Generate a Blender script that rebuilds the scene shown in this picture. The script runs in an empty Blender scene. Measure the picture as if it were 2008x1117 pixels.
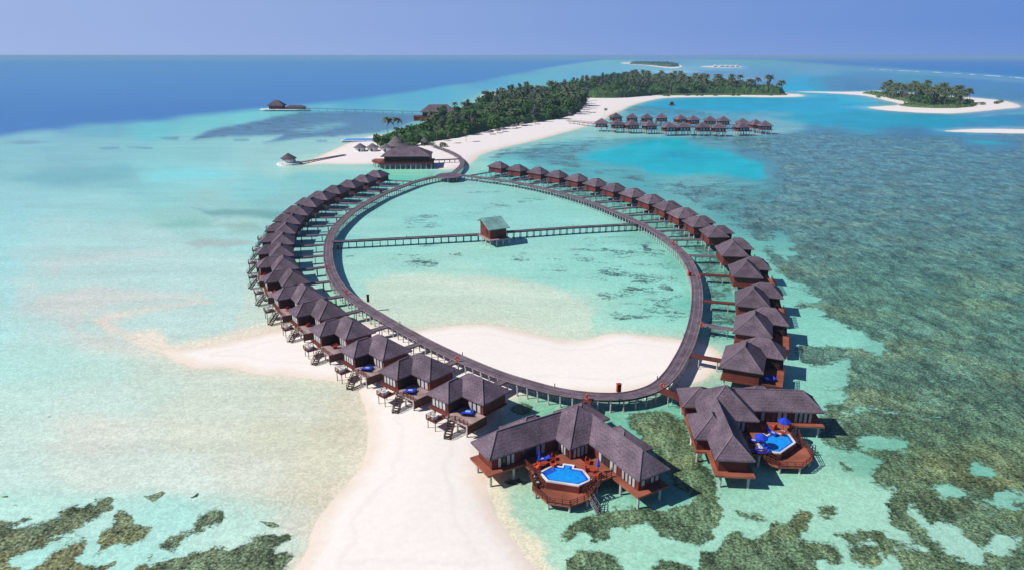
import bpy, math, random
import numpy as np
random.seed(7); RS = np.random.RandomState(7)
C = bpy.context.scene.collection
SC = bpy.context.scene
R = math.radians
# ---------------------------------------------------------------- survey: photo point -> place on a level z
H = 60.0; F = 1339.0; CX, CY = 1004.0, 558.5; P = math.atan((CY-109)/F)
sP, cP = math.sin(P), math.cos(P)
def G(px, py, z=0.0):
    x = (px-CX)/F; y = -(py-CY)/F
    dy = cP+y*sP; dz = -sP+y*cP
    t = (H-z)/-dz
    return (x*t, dy*t)
def chart(x, y):
    d = y*cP+H*sP
    return CX+F*x/d, CY-F*(y*sP-H*cP)/d

# ---------------------------------------------------------------- mesh helper
class MB:
    def __init__(s): s.v = []; s.f = []
    def add(s, vs, fs):
        n = len(s.v); s.v += [tuple(v) for v in vs]; s.f += [tuple(i+n for i in f) for f in fs]; return s
    def box(s, x0, x1, y0, y1, z0, z1):
        v = [(x, y, z) for z in (z0, z1) for x, y in ((x0, y0), (x1, y0), (x1, y1), (x0, y1))]
        return s.add(v, [(3, 2, 1, 0), (4, 5, 6, 7), (0, 1, 5, 4), (1, 2, 6, 5), (2, 3, 7, 6), (3, 0, 4, 7)])
    def bar(s, a, b, w, h=None):
        h = h or w
        a = np.array(a, float); b = np.array(b, float); d = b-a; L = np.linalg.norm(d)
        if L < 1e-6: return s
        d /= L; up = np.array((0, 0, 1.0)) if abs(d[2]) < .95 else np.array((1.0, 0, 0))
        r = np.cross(d, up); r /= np.linalg.norm(r); u = np.cross(r, d)
        v = [p+i*r*w/2+j*u*h/2 for p in (a, b) for i, j in ((-1, -1), (1, -1), (1, 1), (-1, 1))]
        return s.add(v, [(0, 1, 2, 3), (7, 6, 5, 4), (0, 4, 5, 1), (1, 5, 6, 2), (2, 6, 7, 3), (3, 7, 4, 0)])
    def cyl(s, x, y, z0, z1, r0, r1=None, n=8, ph=0):
        r1 = r0 if r1 is None else r1
        v = []
        for z, r in ((z0, r0), (z1, max(r1, .001))):
            for k in range(n):
                a = 2*math.pi*k/n+ph; v.append((x+r*math.cos(a), y+r*math.sin(a), z))
        f = [(k, (k+1) % n, n+(k+1) % n, n+k) for k in range(n)]
        f += [tuple(range(n-1, -1, -1)), tuple(range(n, 2*n))]
        return s.add(v, f)
    def prism(s, pts, z0, z1):
        n = len(pts)
        a = sum(pts[i][0]*pts[(i+1) % n][1]-pts[(i+1) % n][0]*pts[i][1] for i in range(n))
        if a < 0: pts = pts[::-1]
        v = [(x, y, z0) for x, y in pts]+[(x, y, z1) for x, y in pts]
        return s.add(v, [tuple(range(n-1, -1, -1)), tuple(range(n, 2*n))]+[(k, (k+1) % n, n+(k+1) % n, n+k) for k in range(n)])
    def ringprism(s, outer, inner, z0, z1):
        n = len(outer)
        v = [(x, y, z) for z in (z0, z1) for x, y in outer]+[(x, y, z) for z in (z0, z1) for x, y in inner]
        f = []
        for k in range(n):
            j = (k+1) % n
            f += [(k, j, n+j, n+k), (2*n+j, 2*n+k, 3*n+k, 3*n+j), (n+k, n+j, 3*n+j, 3*n+k), (j, k, 2*n+k, 2*n+j)]
        return s.add(v, f)
    def hip(s, x0, x1, y0, y1, z, h, t=.18, kick=True):
        w, l = x1-x0, y1-y0
        if w >= l:
            k = l/2; ra, rb = (x0+k, (y0+y1)/2, z+h), (x1-k, (y0+y1)/2, z+h)
            top = [(0, 1, 5, 4), (1, 2, 5), (2, 3, 4, 5), (3, 0, 4)]
        else:
            k = w/2; ra, rb = ((x0+x1)/2, y0+k, z+h), ((x0+x1)/2, y1-k, z+h)
            top = [(0, 1, 4), (1, 2, 5, 4), (2, 3, 5), (3, 0, 4, 5)]
        v = [(x0, y0, z), (x1, y0, z), (x1, y1, z), (x0, y1, z), ra, rb]+[(x, y, z-t) for x, y in ((x0, y0), (x1, y0), (x1, y1), (x0, y1))]
        s.add(v, top+[(9, 8, 7, 6), (0, 6, 7, 1), (1, 7, 8, 2), (2, 8, 9, 3), (3, 9, 6, 0)])
        return (ra, rb)
    def build(s, name, mat, parent=None, mir=False, loc=None, smooth=False):
        me = bpy.data.meshes.new(name)
        v = [(a, -b, c) for a, b, c in s.v] if mir else s.v
        f = [x[::-1] for x in s.f] if mir else s.f
        me.from_pydata([tuple(map(float, q)) for q in v], [], f); me.update()
        if mat: me.materials.append(mat)
        if smooth: me.polygons.foreach_set('use_smooth', [True]*len(me.polygons))
        o = bpy.data.objects.new(name, me); C.objects.link(o)
        if parent: o.parent = parent
        if loc: o.location = loc
        return o
def ridgecaps(mb, x0, x1, y0, y1, z, h, ra, rb, w=.16):
    cs = [(x0, y0), (x1, y0), (x1, y1), (x0, y1)]
    for c in cs:
        q = ra if (c[0]-ra[0])**2+(c[1]-ra[1])**2 < (c[0]-rb[0])**2+(c[1]-rb[1])**2 else rb
        mb.bar((c[0], c[1], z+.02), (q[0], q[1], q[2]+.02), w, .1)
    if abs(ra[0]-rb[0])+abs(ra[1]-rb[1]) > .1: mb.bar((ra[0], ra[1], ra[2]+.03), (rb[0], rb[1], rb[2]+.03), w, .12)
def tag(o, label=None, cat=None, group=None, kind=None):
    if label: o['label'] = label
    if cat: o['category'] = cat
    if group: o['group'] = group
    if kind: o['kind'] = kind
    return o
def empty(name, loc=(0, 0, 0), rz=0):
    o = bpy.data.objects.new(name, None); C.objects.link(o); o.location = loc; o.rotation_euler = (0, 0, rz); o.empty_display_size = .5; return o
def copy_tree(o, parent=None):
    kids = [k for k in C.objects if k.parent == o] if o.name not in KIDS else KIDS[o.name]
    KIDS[o.name] = kids
    c = o.copy(); C.objects.link(c); c.parent = parent
    for ch in kids: copy_tree(ch, c)
    return c
KIDS = {}

# ---------------------------------------------------------------- materials
def lin(c):
    c = c/255.0
    return c/12.92 if c <= .04045 else ((c+.055)/1.055)**2.4
def L3(r, g, b): return (lin(r), lin(g), lin(b), 1)
def newmat(name):
    m = bpy.data.materials.new(name); m.use_nodes = True; nt = m.node_tree; nt.nodes.clear()
    out = nt.nodes.new('ShaderNodeOutputMaterial'); b = nt.nodes.new('ShaderNodeBsdfPrincipled')
    nt.links.new(b.outputs[0], out.inputs[0]); return m, nt, b
def N(nt, t, **k):
    n = nt.nodes.new(t)
    for a, v in k.items():
        if a.startswith('i_'):
            n.inputs[a[2:].replace('_', ' ')].default_value = v
        else: setattr(n, a, v)
    return n
def mixc(nt, fac, a, b, mode='MIX'):
    n = nt.nodes.new('ShaderNodeMix'); n.data_type = 'RGBA'; n.blend_type = mode
    for s, v in ((0, fac), (6, a), (7, b)):
        if hasattr(v, 'links') or hasattr(v, 'is_linked'): nt.links.new(v, n.inputs[s])
        else: n.inputs[s].default_value = v
    return n.outputs[2]
def mrange(nt, v, a, b, c, d, smooth=False):
    n = nt.nodes.new('ShaderNodeMapRange'); n.interpolation_type = 'SMOOTHSTEP' if smooth else 'LINEAR'
    for s, x in zip(('Value', 'From Min', 'From Max', 'To Min', 'To Max'), (v, a, b, c, d)):
        if hasattr(x, 'is_linked'): nt.links.new(x, n.inputs[s])
        else: n.inputs[s].default_value = x
    return n.outputs[0]
def simple(name, col, rough=.8, var=.25, scale=3.0, col2=None, spec=.3, stretch=(1, 1, 1), bump=0, rows=0, rnd=.12, rowamp=.32):
    """weathered procedural surface: two tones mixed by noise, optional horizontal board/shingle rows"""
    m, nt, b = newmat(name)
    tc = N(nt, 'ShaderNodeTexCoord'); mp = N(nt, 'ShaderNodeMapping'); mp.inputs['Scale'].default_value = stretch
    nt.links.new(tc.outputs['Object'], mp.inputs[0])
    n = N(nt, 'ShaderNodeTexNoise', i_Scale=scale, i_Detail=5.0, i_Roughness=.65); nt.links.new(mp.outputs[0], n.inputs[0])
    f = mrange(nt, n.outputs[0], .3, .7, 0, 1)
    c2 = col2 or tuple(x*(1-var) for x in col[:3])+(1,)
    c = mixc(nt, f, tuple(min(1, x*(1+var)) for x in col[:3])+(1,), c2)
    big = N(nt, 'ShaderNodeTexNoise', i_Scale=.35, i_Detail=2.0); nt.links.new(tc.outputs['Object'], big.inputs[0])
    c = mixc(nt, 1.0, c, mrange(nt, big.outputs[0], .32, .68, .72, 1.2), 'MULTIPLY')
    if rows:
        w = N(nt, 'ShaderNodeTexWave', i_Scale=rows, i_Distortion=.6); w.bands_direction = 'Z'; w.inputs['Detail Scale'].default_value = 3
        nt.links.new(tc.outputs['Object'], w.inputs[0])
        c = mixc(nt, 1.0, c, mrange(nt, w.outputs[1], 0, 1, 1.05-rowamp, 1.05), 'MULTIPLY')
    oi = N(nt, 'ShaderNodeObjectInfo')
    c = mixc(nt, 1.0, c, mrange(nt, oi.outputs['Random'], 0, 1, 1-rnd, 1+rnd), 'MULTIPLY')
    nt.links.new(c, b.inputs['Base Color']); b.inputs['Roughness'].default_value = rough; b.inputs['Specular IOR Level'].default_value = spec
    if bump:
        bp = N(nt, 'ShaderNodeBump', i_Strength=bump, i_Distance=.05); nt.links.new(n.outputs[0], bp.inputs['Height']); nt.links.new(bp.outputs[0], b.inputs['Normal'])
    return m
M = {}
M['roof'] = simple('shingle', (.128, .095, .124, 1), .85, .5, 4.2, rows=.9, bump=.6, spec=.2, rowamp=.12, rnd=.2)
M['ridge'] = simple('ridge_cap', (.19, .145, .18, 1), .8, .2, 3)
M['wallred'] = simple('red_timber', (.15, .034, .026, 1), .7, .3, 2.5, stretch=(1, 1, 6), rows=1.2)
M['wall'] = simple('brown_timber', (.085, .03, .024, 1), .7, .3, 2.5, stretch=(1, 1, 6), rows=1.2)
M['post'] = simple('concrete_post', (.50, .49, .50, 1), .85, .2, 1.5)
M['darkpost'] = simple('grey_timber_post', (.20, .19, .2, 1), .85, .25, 2)
M['deck'] = simple('red_deck', (.29, .092, .055, 1), .65, .25, 2.0, stretch=(1, 9, 1))
M['paledeck'] = simple('pale_deck', (.36, .26, .25, 1), .75, .2, 2.0, stretch=(1, 9, 1))
M['board'] = simple('weathered_boards', (.15, .112, .14, 1), .8, .3, 1.2)
M['board2'] = simple('weathered_strip', (.22, .17, .205, 1), .8, .25, 1.5)
M['rail'] = simple('rail_timber', (.13, .034, .026, 1), .7, .25, 3)
M['curtain'] = simple('pale_curtain', (.46, .45, .46, 1), .7, .15, 2)
M['frame'] = simple('dark_frame', (.05, .022, .018, 1), .6, .2, 3)
M['glass'] = simple('dark_glass', (.03, .035, .045, 1), .15, .1, 2, spec=.6)
M['white'] = simple('white_paint', (.75, .75, .75, 1), .5, .06, 2)
M['blue'] = simple('blue_canvas', (.012, .05, .55, 1), .75, .15, 3)
M['towel'] = simple('pale_blue_towel', (.35, .5, .75, 1), .9, .1, 3)
M['orange'] = simple('orange_plastic', (.75, .10, .03, 1), .5, .1, 3)
M['redwood'] = simple('red_lacquer_wood', (.42, .05, .025, 1), .6, .2, 3)
M['greenroof'] = simple('green_sheet_roof', (.12, .30, .27, 1), .5, .18, 1.5, col2=(.22, .34, .34, 1), spec=.5)
M['thatch'] = simple('palm_thatch', (.17, .15, .165, 1), .95, .35, 4, rows=1.5)
M['trunk'] = simple('bark', (.12, .09, .07, 1), .9, .3, 4)
M['palmtrunk'] = simple('palm_bark', (.24, .20, .17, 1), .9, .25, 4)
M['footing'] = simple('wet_footing', (.10, .13, .11, 1), .8, .3, 3)
def watermat(name, col):
    m, nt, b = newmat(name)
    n = N(nt, 'ShaderNodeTexNoise', i_Scale=2.2, i_Detail=3.0, i_Distortion=1.0); tc = N(nt, 'ShaderNodeTexCoord'); nt.links.new(tc.outputs['Object'], n.inputs[0])
    c = mixc(nt, mrange(nt, n.outputs[0], .35, .65, 0, 1), col, tuple(min(1, x*1.35) for x in col[:3])+(1,)); nt.links.new(c, b.inputs['Base Color'])
    bp = N(nt, 'ShaderNodeBump', i_Strength=.15, i_Distance=.05); nt.links.new(n.outputs[0], bp.inputs['Height']); nt.links.new(bp.outputs[0], b.inputs['Normal'])
    b.inputs['Roughness'].default_value = .08; return m
M['pool'] = watermat('pool_water', (.01, .26, .72, 1)); M['pooldark'] = watermat('pool_step_tile', (.01, .08, .5, 1))
def leafmat(name, c1, c2, c3):
    m, nt, b = newmat(name)
    tc = N(nt, 'ShaderNodeTexCoord'); n = N(nt, 'ShaderNodeTexNoise', i_Scale=.45, i_Detail=4.0, i_Roughness=.7); nt.links.new(tc.outputs['Object'], n.inputs[0])
    oi = N(nt, 'ShaderNodeObjectInfo'); c = mixc(nt, oi.outputs['Random'], c1, c2)
    c = mixc(nt, mrange(nt, n.outputs[0], .4, .68, 0, 1), c, c3)
    nt.links.new(c, b.inputs['Base Color']); b.inputs['Roughness'].default_value = .7; b.inputs['Specular IOR Level'].default_value = .2
    return m
M['leaf'] = leafmat('broad_leaves', (.022, .062, .018, 1), (.045, .115, .026, 1), (.09, .17, .04, 1))
M['leafgrey'] = leafmat('pine_needles', (.055, .075, .055, 1), (.035, .065, .042, 1), (.12, .13, .10, 1))
M['palm'] = leafmat('palm_fronds', (.045, .08, .032, 1), (.07, .10, .042, 1), (.13, .145, .07, 1))
M['scrub'] = leafmat('scrub_leaves', (.028, .068, .022, 1), (.028, .068, .022, 1), (.08, .15, .04, 1))
M['scrubbright'] = leafmat('bright_scrub', (.07, .13, .04, 1), (.07, .13, .04, 1), (.13, .19, .07, 1))

# ---------------------------------------------------------------- polygons
def sdf(poly, X, Y, pad=1e9):
    """signed distance, + inside"""
    p = np.array(poly, float); d = np.full(X.shape, 1e18); ins = np.zeros(X.shape, bool)
    for i in range(len(p)):
        a, b = p[i], p[(i+1) % len(p)]; e = b-a; w0, w1 = X-a[0], Y-a[1]
        t = np.clip((w0*e[0]+w1*e[1])/max(e@e, 1e-9), 0, 1)
        d = np.minimum(d, (w0-t*e[0])**2+(w1-t*e[1])**2)
        cnd = (a[1] > Y) != (b[1] > Y)
        with np.errstate(divide='ignore', invalid='ignore'):
            xi = a[0]+(Y-a[1])/(b[1]-a[1] if b[1] != a[1] else 1e-9)*e[0]
        ins ^= cnd & (X < xi)
    d = np.sqrt(d); return np.where(ins, d, -d)
def smooth(poly, n=4, closed=True):
    p = np.array(poly, float); m = len(p); out = []
    rng = range(m) if closed else range(m-1)
    for i in rng:
        g = (lambda j: p[j % m]) if closed else (lambda j: p[min(max(j, 0), m-1)])
        p0, p1, p2, p3 = g(i-1), g(i), g(i+1), g(i+2)
        for k in range(n):
            t = k/n
            out.append(.5*((2*p1)+(-p0+p2)*t+(2*p0-5*p1+4*p2-p3)*t*t+(-p0+3*p1-3*p2+p3)*t**3))
    if not closed: out.append(p[-1])
    return np.array(out)
def vnoise(X, Y, seed):
    r = np.random.RandomState(seed).rand(256, 256); xi = np.floor(X).astype(int); yi = np.floor(Y).astype(int); fx = X-xi; fy = Y-yi
    fx = fx*fx*(3-2*fx); fy = fy*fy*(3-2*fy); a = r[xi % 256, yi % 256]; b = r[(xi+1) % 256, yi % 256]; c = r[xi % 256, (yi+1) % 256]; d = r[(xi+1) % 256, (yi+1) % 256]
    return (a*(1-fx)+b*fx)*(1-fy)+(c*(1-fx)+d*fx)*fy
def fbm(X, Y, seed, o=4):
    s = 0; a = 1; t = 0
    for k in range(o): s = s+a*vnoise(X*2**k+k*17.3, Y*2**k+k*9.1, seed+k); t += a; a *= .55
    return s/t
# ---------------------------------------------------------------- outlines (photo points, laid on the water plane)
SANDBANK = [(318,688),(332,682),(372,684),(420,676),(500,660),(590,640),(680,630),(740,640),(800,648),(850,643),(900,638),(960,638),(1020,648),(1070,661),(1120,668),(1160,664),(1200,654),(1260,658),(1330,665),(1390,680),(1412,700),(1400,725),(1370,745),(1330,757),(1290,758),(1250,766),(1190,771),(1120,768),(1060,764),(1010,775),(985,800),(950,850),(947,890),(950,930),(965,985),(990,1035),(1022,1085),(1042,1160),(606,1160),(610,1070),(620,1025),(650,985),(690,940),(715,900),(722,830),(712,785),(700,752),(640,744),(564,735),(507,733),(443,719),(380,720),(352,707),(330,696)]
BEACH = [(596,322),(640,301),(700,276),(740,265),(790,268),(840,250),(880,226),(920,206),(940,198),(948,186),(985,177),(1006,183),(1020,187),(1080,184),(1128,184),(1138,170),(1141,158),(1150,151),(1160,154),(1172,161),(1205,158),(1250,158),(1300,160),(1330,158),(1345,165),(1420,172),(1520,181),(1572,186),(1568,190),(1500,191),(1440,190),(1360,191),(1300,193),(1245,205),(1200,226),(1165,243),(1100,262),(1040,278),(980,292),(940,305),(925,318),(905,328),(870,333),(830,325),(780,320),(735,321),(690,322),(640,321)]
ISLET = [(1560,180),(1634,183.5),(1694,188),(1740,198),(1765,206),(1700,211),(1765,219),(1861,223),(1908,220),(1957,215),(1998,211),(1990,203),(1960,197),(1908,192),(1860,188),(1800,184),(1725,179),(1690,180),(1640,180.5)]
BAR = [(1850,257),(1935,253),(2060,256),(2060,263),(1900,260.5)]
FARI = [(1215,124),(1240,122),(1300,124),(1335,128),(1330,134),(1300,133),(1268,129),(1240,127)]
FARI2 = [(1375,130.2),(1400,129.8),(1452,130.4),(1450,132.4),(1410,132.8),(1378,131.6)]
W = lambda pts, z=0: np.array([G(a, b, z) for a, b in pts])

# ---------------------------------------------------------------- sea: colour of water over its bed, by place
def S(r, g, b): return (lin(r), lin(g), lin(b))
CP = """0 122 118 152 208;500 120 118 152 208;1000 118 115 150 208;1300 118 120 158 208;1700 118 95 140 205;2008 124 80 130 205
0 150 108 150 206;400 150 100 146 206;700 150 92 142 204;900 145 92 143 205;1000 137 105 158 208;1100 124 125 180 213;1140 150 120 182 212;1200 135 125 185 213
1400 136 128 180 213;1450 150 120 162 202;1600 140 122 168 203;1700 126 85 135 205;1900 132 70 122 205;2008 140 66 118 205;1700 160 105 148 196;1900 170 98 142 196;2000 180 96 140 192
0 200 96 142 205;200 200 92 140 203;400 195 84 135 200;600 185 84 135 200;700 200 90 170 205;850 185 98 180 210;950 160 105 166 208
0 240 86 132 200;100 235 84 132 199;200 228 86 134 200;300 222 86 136 200
200 252 120 182 200;300 255 118 200 208;400 240 125 205 207;480 225 128 208 212;560 218 130 208 212;620 208 110 190 212;700 212 100 178 208;780 212 105 185 205;800 200 100 178 208
60 268 125 190 205;0 300 128 195 203;200 300 130 195 202;350 295 132 202 202;400 300 135 202 202;550 290 150 207 205;520 315 150 208 205;650 280 150 206 206
0 330 132 195 200;150 335 126 185 195;250 350 128 195 200;300 345 135 213 215;380 345 140 215 217;450 340 150 215 214;500 370 128 205 205;600 345 120 200 200;560 330 160 215 210;700 335 130 208 200;780 345 125 210 195
0 400 140 210 215;200 400 140 210 210;320 385 140 208 206;400 400 138 202 197;450 440 150 205 197;350 430 135 200 192;560 400 118 190 190;660 345 122 200 195
0 470 150 220 222;150 465 165 217 215;300 470 170 215 212;450 465 155 215 210;480 500 150 220 215
0 520 155 221 222;60 500 170 218 218;100 520 190 215 215;300 520 190 215 220;450 520 180 220 218;480 560 175 222 216
0 580 163 222 222;70 580 190 215 212;120 590 212 213 208;250 585 205 213 212;400 580 195 220 215;500 590 200 220 210
0 650 170 225 222;90 640 180 220 214;150 630 205 212 206;200 620 222 210 200;260 640 226 208 196;230 660 205 212 204;340 625 222 212 204;450 620 222 215 205;550 610 212 215 205
0 720 170 224 215;100 710 172 222 212;200 720 178 221 210;300 745 190 215 203;420 745 198 213 198;600 765 200 208 185
0 780 185 226 215;200 780 192 220 209;400 790 204 214 197;600 800 206 209 190;690 800 208 201 180
0 850 196 224 212;200 850 214 217 205;400 850 211 214 195;550 850 207 207 180;690 850 204 197 172;640 900 206 202 180
0 930 190 222 212;200 930 206 221 210;350 930 207 221 211;500 930 210 211 196;600 930 208 203 178;640 960 207 200 178
0 1000 178 224 214;200 1000 174 221 211;330 1010 165 220 212;480 1030 180 221 210;590 1030 205 211 198
100 1100 162 219 210;250 1100 163 220 211;560 1060 180 215 205;600 1110 195 208 192;250 1150 163 220 211;580 1160 195 208 192
990 900 120 175 155;1000 950 160 200 178;1050 1000 147 205 184;1100 1060 150 208 188;1110 1120 152 212 192;1150 1000 145 200 180;1250 1060 155 206 187;1400 1000 155 203 184;1600 960 160 207 186;1500 930 150 204 184;1700 1000 160 206 188;1750 900 120 180 160;1300 950 100 165 150;1500 1120 160 208 192;1900 1060 160 204 190
1900 900 120 180 165;2008 1000 130 185 170;1620 830 140 200 184;1560 700 142 204 189;1640 680 142 206 192;1520 540 128 193 181;1600 600 134 198 185;1700 700 125 182 168
1850 700 120 175 165;1900 550 98 160 158;1700 500 100 168 165;2000 420 98 150 165;1800 400 100 152 165;1600 420 100 165 168;1450 400 98 165 168;1990 700 100 160 155
1700 320 100 145 165;1900 330 95 140 165;1550 340 98 150 165;2000 300 92 135 168;1600 270 90 140 170;1800 275 88 135 172;1500 290 92 145 168;1850 245 75 155 195;1950 240 80 140 185
1000 320 112 195 198;950 330 125 210 200;1000 300 108 185 196;1100 300 105 172 184;1080 280 115 190 198;1180 262 110 182 195;1250 265 105 172 190;1300 300 60 180 200;1150 330 95 172 180;1250 350 98 170 178;1350 370 98 168 172;1050 300 100 165 180
1540 250 130 185 200;1480 262 120 172 190;1400 262 112 168 188;1300 215 85 168 205;1450 200 62 175 212;1600 200 80 178 210;1700 235 65 165 195;1600 230 70 172 200;1600 170 75 172 213;1570 165 80 172 213;1680 170 92 140 192;1640 165 100 150 195
1400 142 118 155 200;1500 160 112 152 198;1300 141 130 185 212;1250 140 130 188 213
900 365 150 208 202;800 390 145 212 204;1000 380 142 210 202;1100 410 140 212 202;850 430 142 214 206;720 450 148 213 204;800 470 150 215 206;1000 440 145 213 206;1150 440 145 214 205;680 470 130 205 198
700 520 155 215 203;800 520 158 215 202;1000 510 152 215 203;1200 520 142 214 200;900 540 165 216 202;1100 540 146 213 200;1280 560 140 212 198;1300 630 132 208 192;1250 640 136 210 194;1180 640 150 214 198
800 560 188 216 200;900 570 195 218 203;1000 585 195 218 203;1080 600 190 217 201;1120 640 182 216 200;760 600 182 218 202;720 575 160 215 202;850 625 195 218 203;1000 630 195 218 203;780 635 185 217 203
650 600 150 205 180;600 520 135 200 185;590 470 118 190 188;620 420 110 180 180;700 385 112 185 180;1000 345 120 190 188;1150 375 108 175 170;1300 430 105 172 160;1400 520 110 180 165;1410 600 105 180 168;1400 650 110 190 175;1330 800 100 180 160;1200 800 85 160 140;1010 800 110 180 155;1260 830 110 180 160;1050 790 110 182 158;1310 775 90 165 150"""
CP = [tuple(map(float, q.split())) for l in CP.split('\n') for q in l.split(';')]
def milky(c):
    k = .31 if c[0] < 640 and 400 <= c[1] < 940 else .19 if c[0] < 760 and c[1] >= 268 else .15 if 650 < c[0] < 1360 and 350 < c[1] < 660 else 0
    return c[:2]+tuple(v*(1-k)+w*k for v, w in zip(c[2:], (214, 219, 220)))
CP = [milky(c) for c in CP]
# polygons of distinct water: (points, colour, softness, strength)
def PL(s): return [tuple(map(float, q.split(','))) for q in s.split()]
TINT = [
 ('-900,90 2900,90 2900,175 2008,152 1900,144 1800,138 1650,128 1520,118.5 1300,116 1180,118 1120,126 1050,137 1000,147 940,160 880,168 800,182 720,192 600,206 500,216 400,226 250,239 150,246 60,258 0,266 -900,330', (None), 0, 0),
 ('1141,308 1204,290 1267,274 1335,274 1353,290 1417,294 1453,310 1502,322 1500,349 1480,355 1435,344 1371,342 1326,346 1281,340 1249,326 1190,322', (48, 182, 202), 7, .95),
 ('1270,300 1320,292 1380,300 1420,316 1370,322 1300,315', (35, 150, 190), 10, .45),
 ('1240,207 1290,197 1380,194 1480,193 1570,191 1640,187 1700,197 1740,212 1700,222 1560,222 1420,218 1330,214 1260,214', (50, 172, 212), 6, .9),
 ('1500,228 1700,218 1900,228 2000,236 1980,246 1900,240 1850,252 1700,250 1560,245', (55, 165, 198), 6, .75),
 ('1520,170 1560,164 1612,166 1600,176 1575,182 1530,180', (70, 175, 218), 3, .85),
 ('1890,276 1935,275 1990,284 1930,286', (60, 175, 190), 3, .8),
 ('1640,186 1700,190 1760,206 1640,202', (75, 185, 215), 5, .6),
 ('1860,232 2060,214 2060,225 1960,226', (125, 195, 205), 3, .7),
 ('1830,255 1920,249 2060,248 2060,266 1900,264', (150, 195, 205), 3, .7),
 ('820,200 1000,150 1140,150 1000,172 900,198', (100, 185, 212), 8, .5),
 ('376,275 418,254 523,233 593,219 700,219 830,225 812,240 740,262 700,265 593,272 516,280 558,265 453,268 418,273', (95, 128, 172), 4, .9),
 ('570,255 640,240 690,243 640,257 600,262', (135, 195, 208), 4, .7),
 ('310,270 359,267 350,274 318,274', (100, 150, 170), 2, .8), ('188,289 234,288 236,293 200,294', (105, 155, 175), 2, .8), ('244,289 296,288 296,293 250,292', (100, 150, 170), 2, .8), ('0,280 50,276 104,281 40,284', (128, 165, 180), 2, .8),
 ('616,276 645,275 645,279 620,279', (100, 140, 170), 2, .8), ('455,273 485,271 487,276 460,276', (105, 145, 170), 2, .8),
 ('280,345 330,332 430,330 480,345 420,352 300,352', (140, 222, 228), 6, .8),
 ('366,407 440,410 560,412 620,418 540,430 420,424', (112, 165, 165), 5, .7), ('300,440 360,428 420,432 400,445 330,450', (125, 180, 172), 6, .4),
 ('345,478 390,466 470,470 500,480 440,486 380,488', (175, 178, 178), 4, .6), ('430,440 500,436 520,455 460,462', (150, 180, 172), 6, .5),
 ('0,350 120,330 250,322 300,335 240,352 100,370', (122, 182, 192), 8, .6),
 ('600,300 700,320 745,334 600,338 540,330', (175, 215, 205), 5, .8), ('900,330 950,318 960,330 930,342', (165, 215, 200), 4, .7),
 ('840,340 880,345 860,358 830,352', (130, 175, 150), 3, .6), ('760,330 840,330 830,345 770,345', (150, 215, 185), 4, .7),
 ('1150,243 1200,255 1300,262 1200,275 1100,278 1060,286 980,300 950,312 940,308 1040,280 1110,262', (160, 208, 205), 5, .75),
 ('1165,250 1300,257 1420,259 1540,255 1540,262 1400,267 1280,269 1160,268', (152, 202, 200), 4, .75),
 ('1410,258 1480,262 1545,258 1560,249 1500,266 1440,268', (160, 195, 195), 3, .6),
 ('42,512 100,495 194,488 361,487 520,500 560,560 560,640 590,700 583,739 483,733 438,719 361,718 333,692 278,690 244,661 161,652 139,624 61,607 83,573 72,540', (186, 217, 214), 9, .85),
 ('61,606 85,575 180,561 330,572 420,575 300,592 200,605 160,640 139,622', (216, 212, 207), 9, .7),
 ('70,512 190,492 360,492 300,506 160,520 110,545', (205, 213, 214), 9, .6),
 ('183,628 198,613 262,605 392,582 405,590 290,612 222,628 244,648 322,652 280,664 210,655', (229, 214, 204), 10, .85),
 ('244,655 311,650 339,676 433,660 500,640 560,620 640,600 660,700 583,739 483,733 438,719 361,718 333,693 278,688', (240, 226, 213), 12, 1.0),
 ('480,560 520,540 560,600 540,640 470,640', (205, 216, 206), 10, .6),
 ('779,537 850,536 935,538 1019,549 1095,566 1137,587 1162,620 1158,652 1120,668 1020,655 900,645 800,652 740,625 700,590 720,555', (202, 218, 203), 8, .85),
 ('800,545 900,545 1000,560 1060,580 960,575 860,560', (218, 224, 212), 8, .6),
 ('930,880 975,928 990,981 1025,1029 1067,1071 1085,1117 1095,1170 900,1170 900,900', (224, 220, 194), 14, 1.0),
 ('1240,152 1500,151 1520,160 1300,158', (150, 185, 205), 2, .5),
 ('1210,128 1345,130 1370,140 1250,139', (140, 195, 215), 3, .6), ('1340,131 1470,130 1460,137 1340,136', (150, 190, 212), 2, .6), ('1280,139 1380,140 1360,143 1290,143', (190, 215, 228), 2, .7),
 ('1545,122 1700,130 1850,139 2008,150 2100,156 2100,170 1950,160 1800,147 1600,136 1480,130', (125, 165, 200), 2.5, .7),
]
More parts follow.
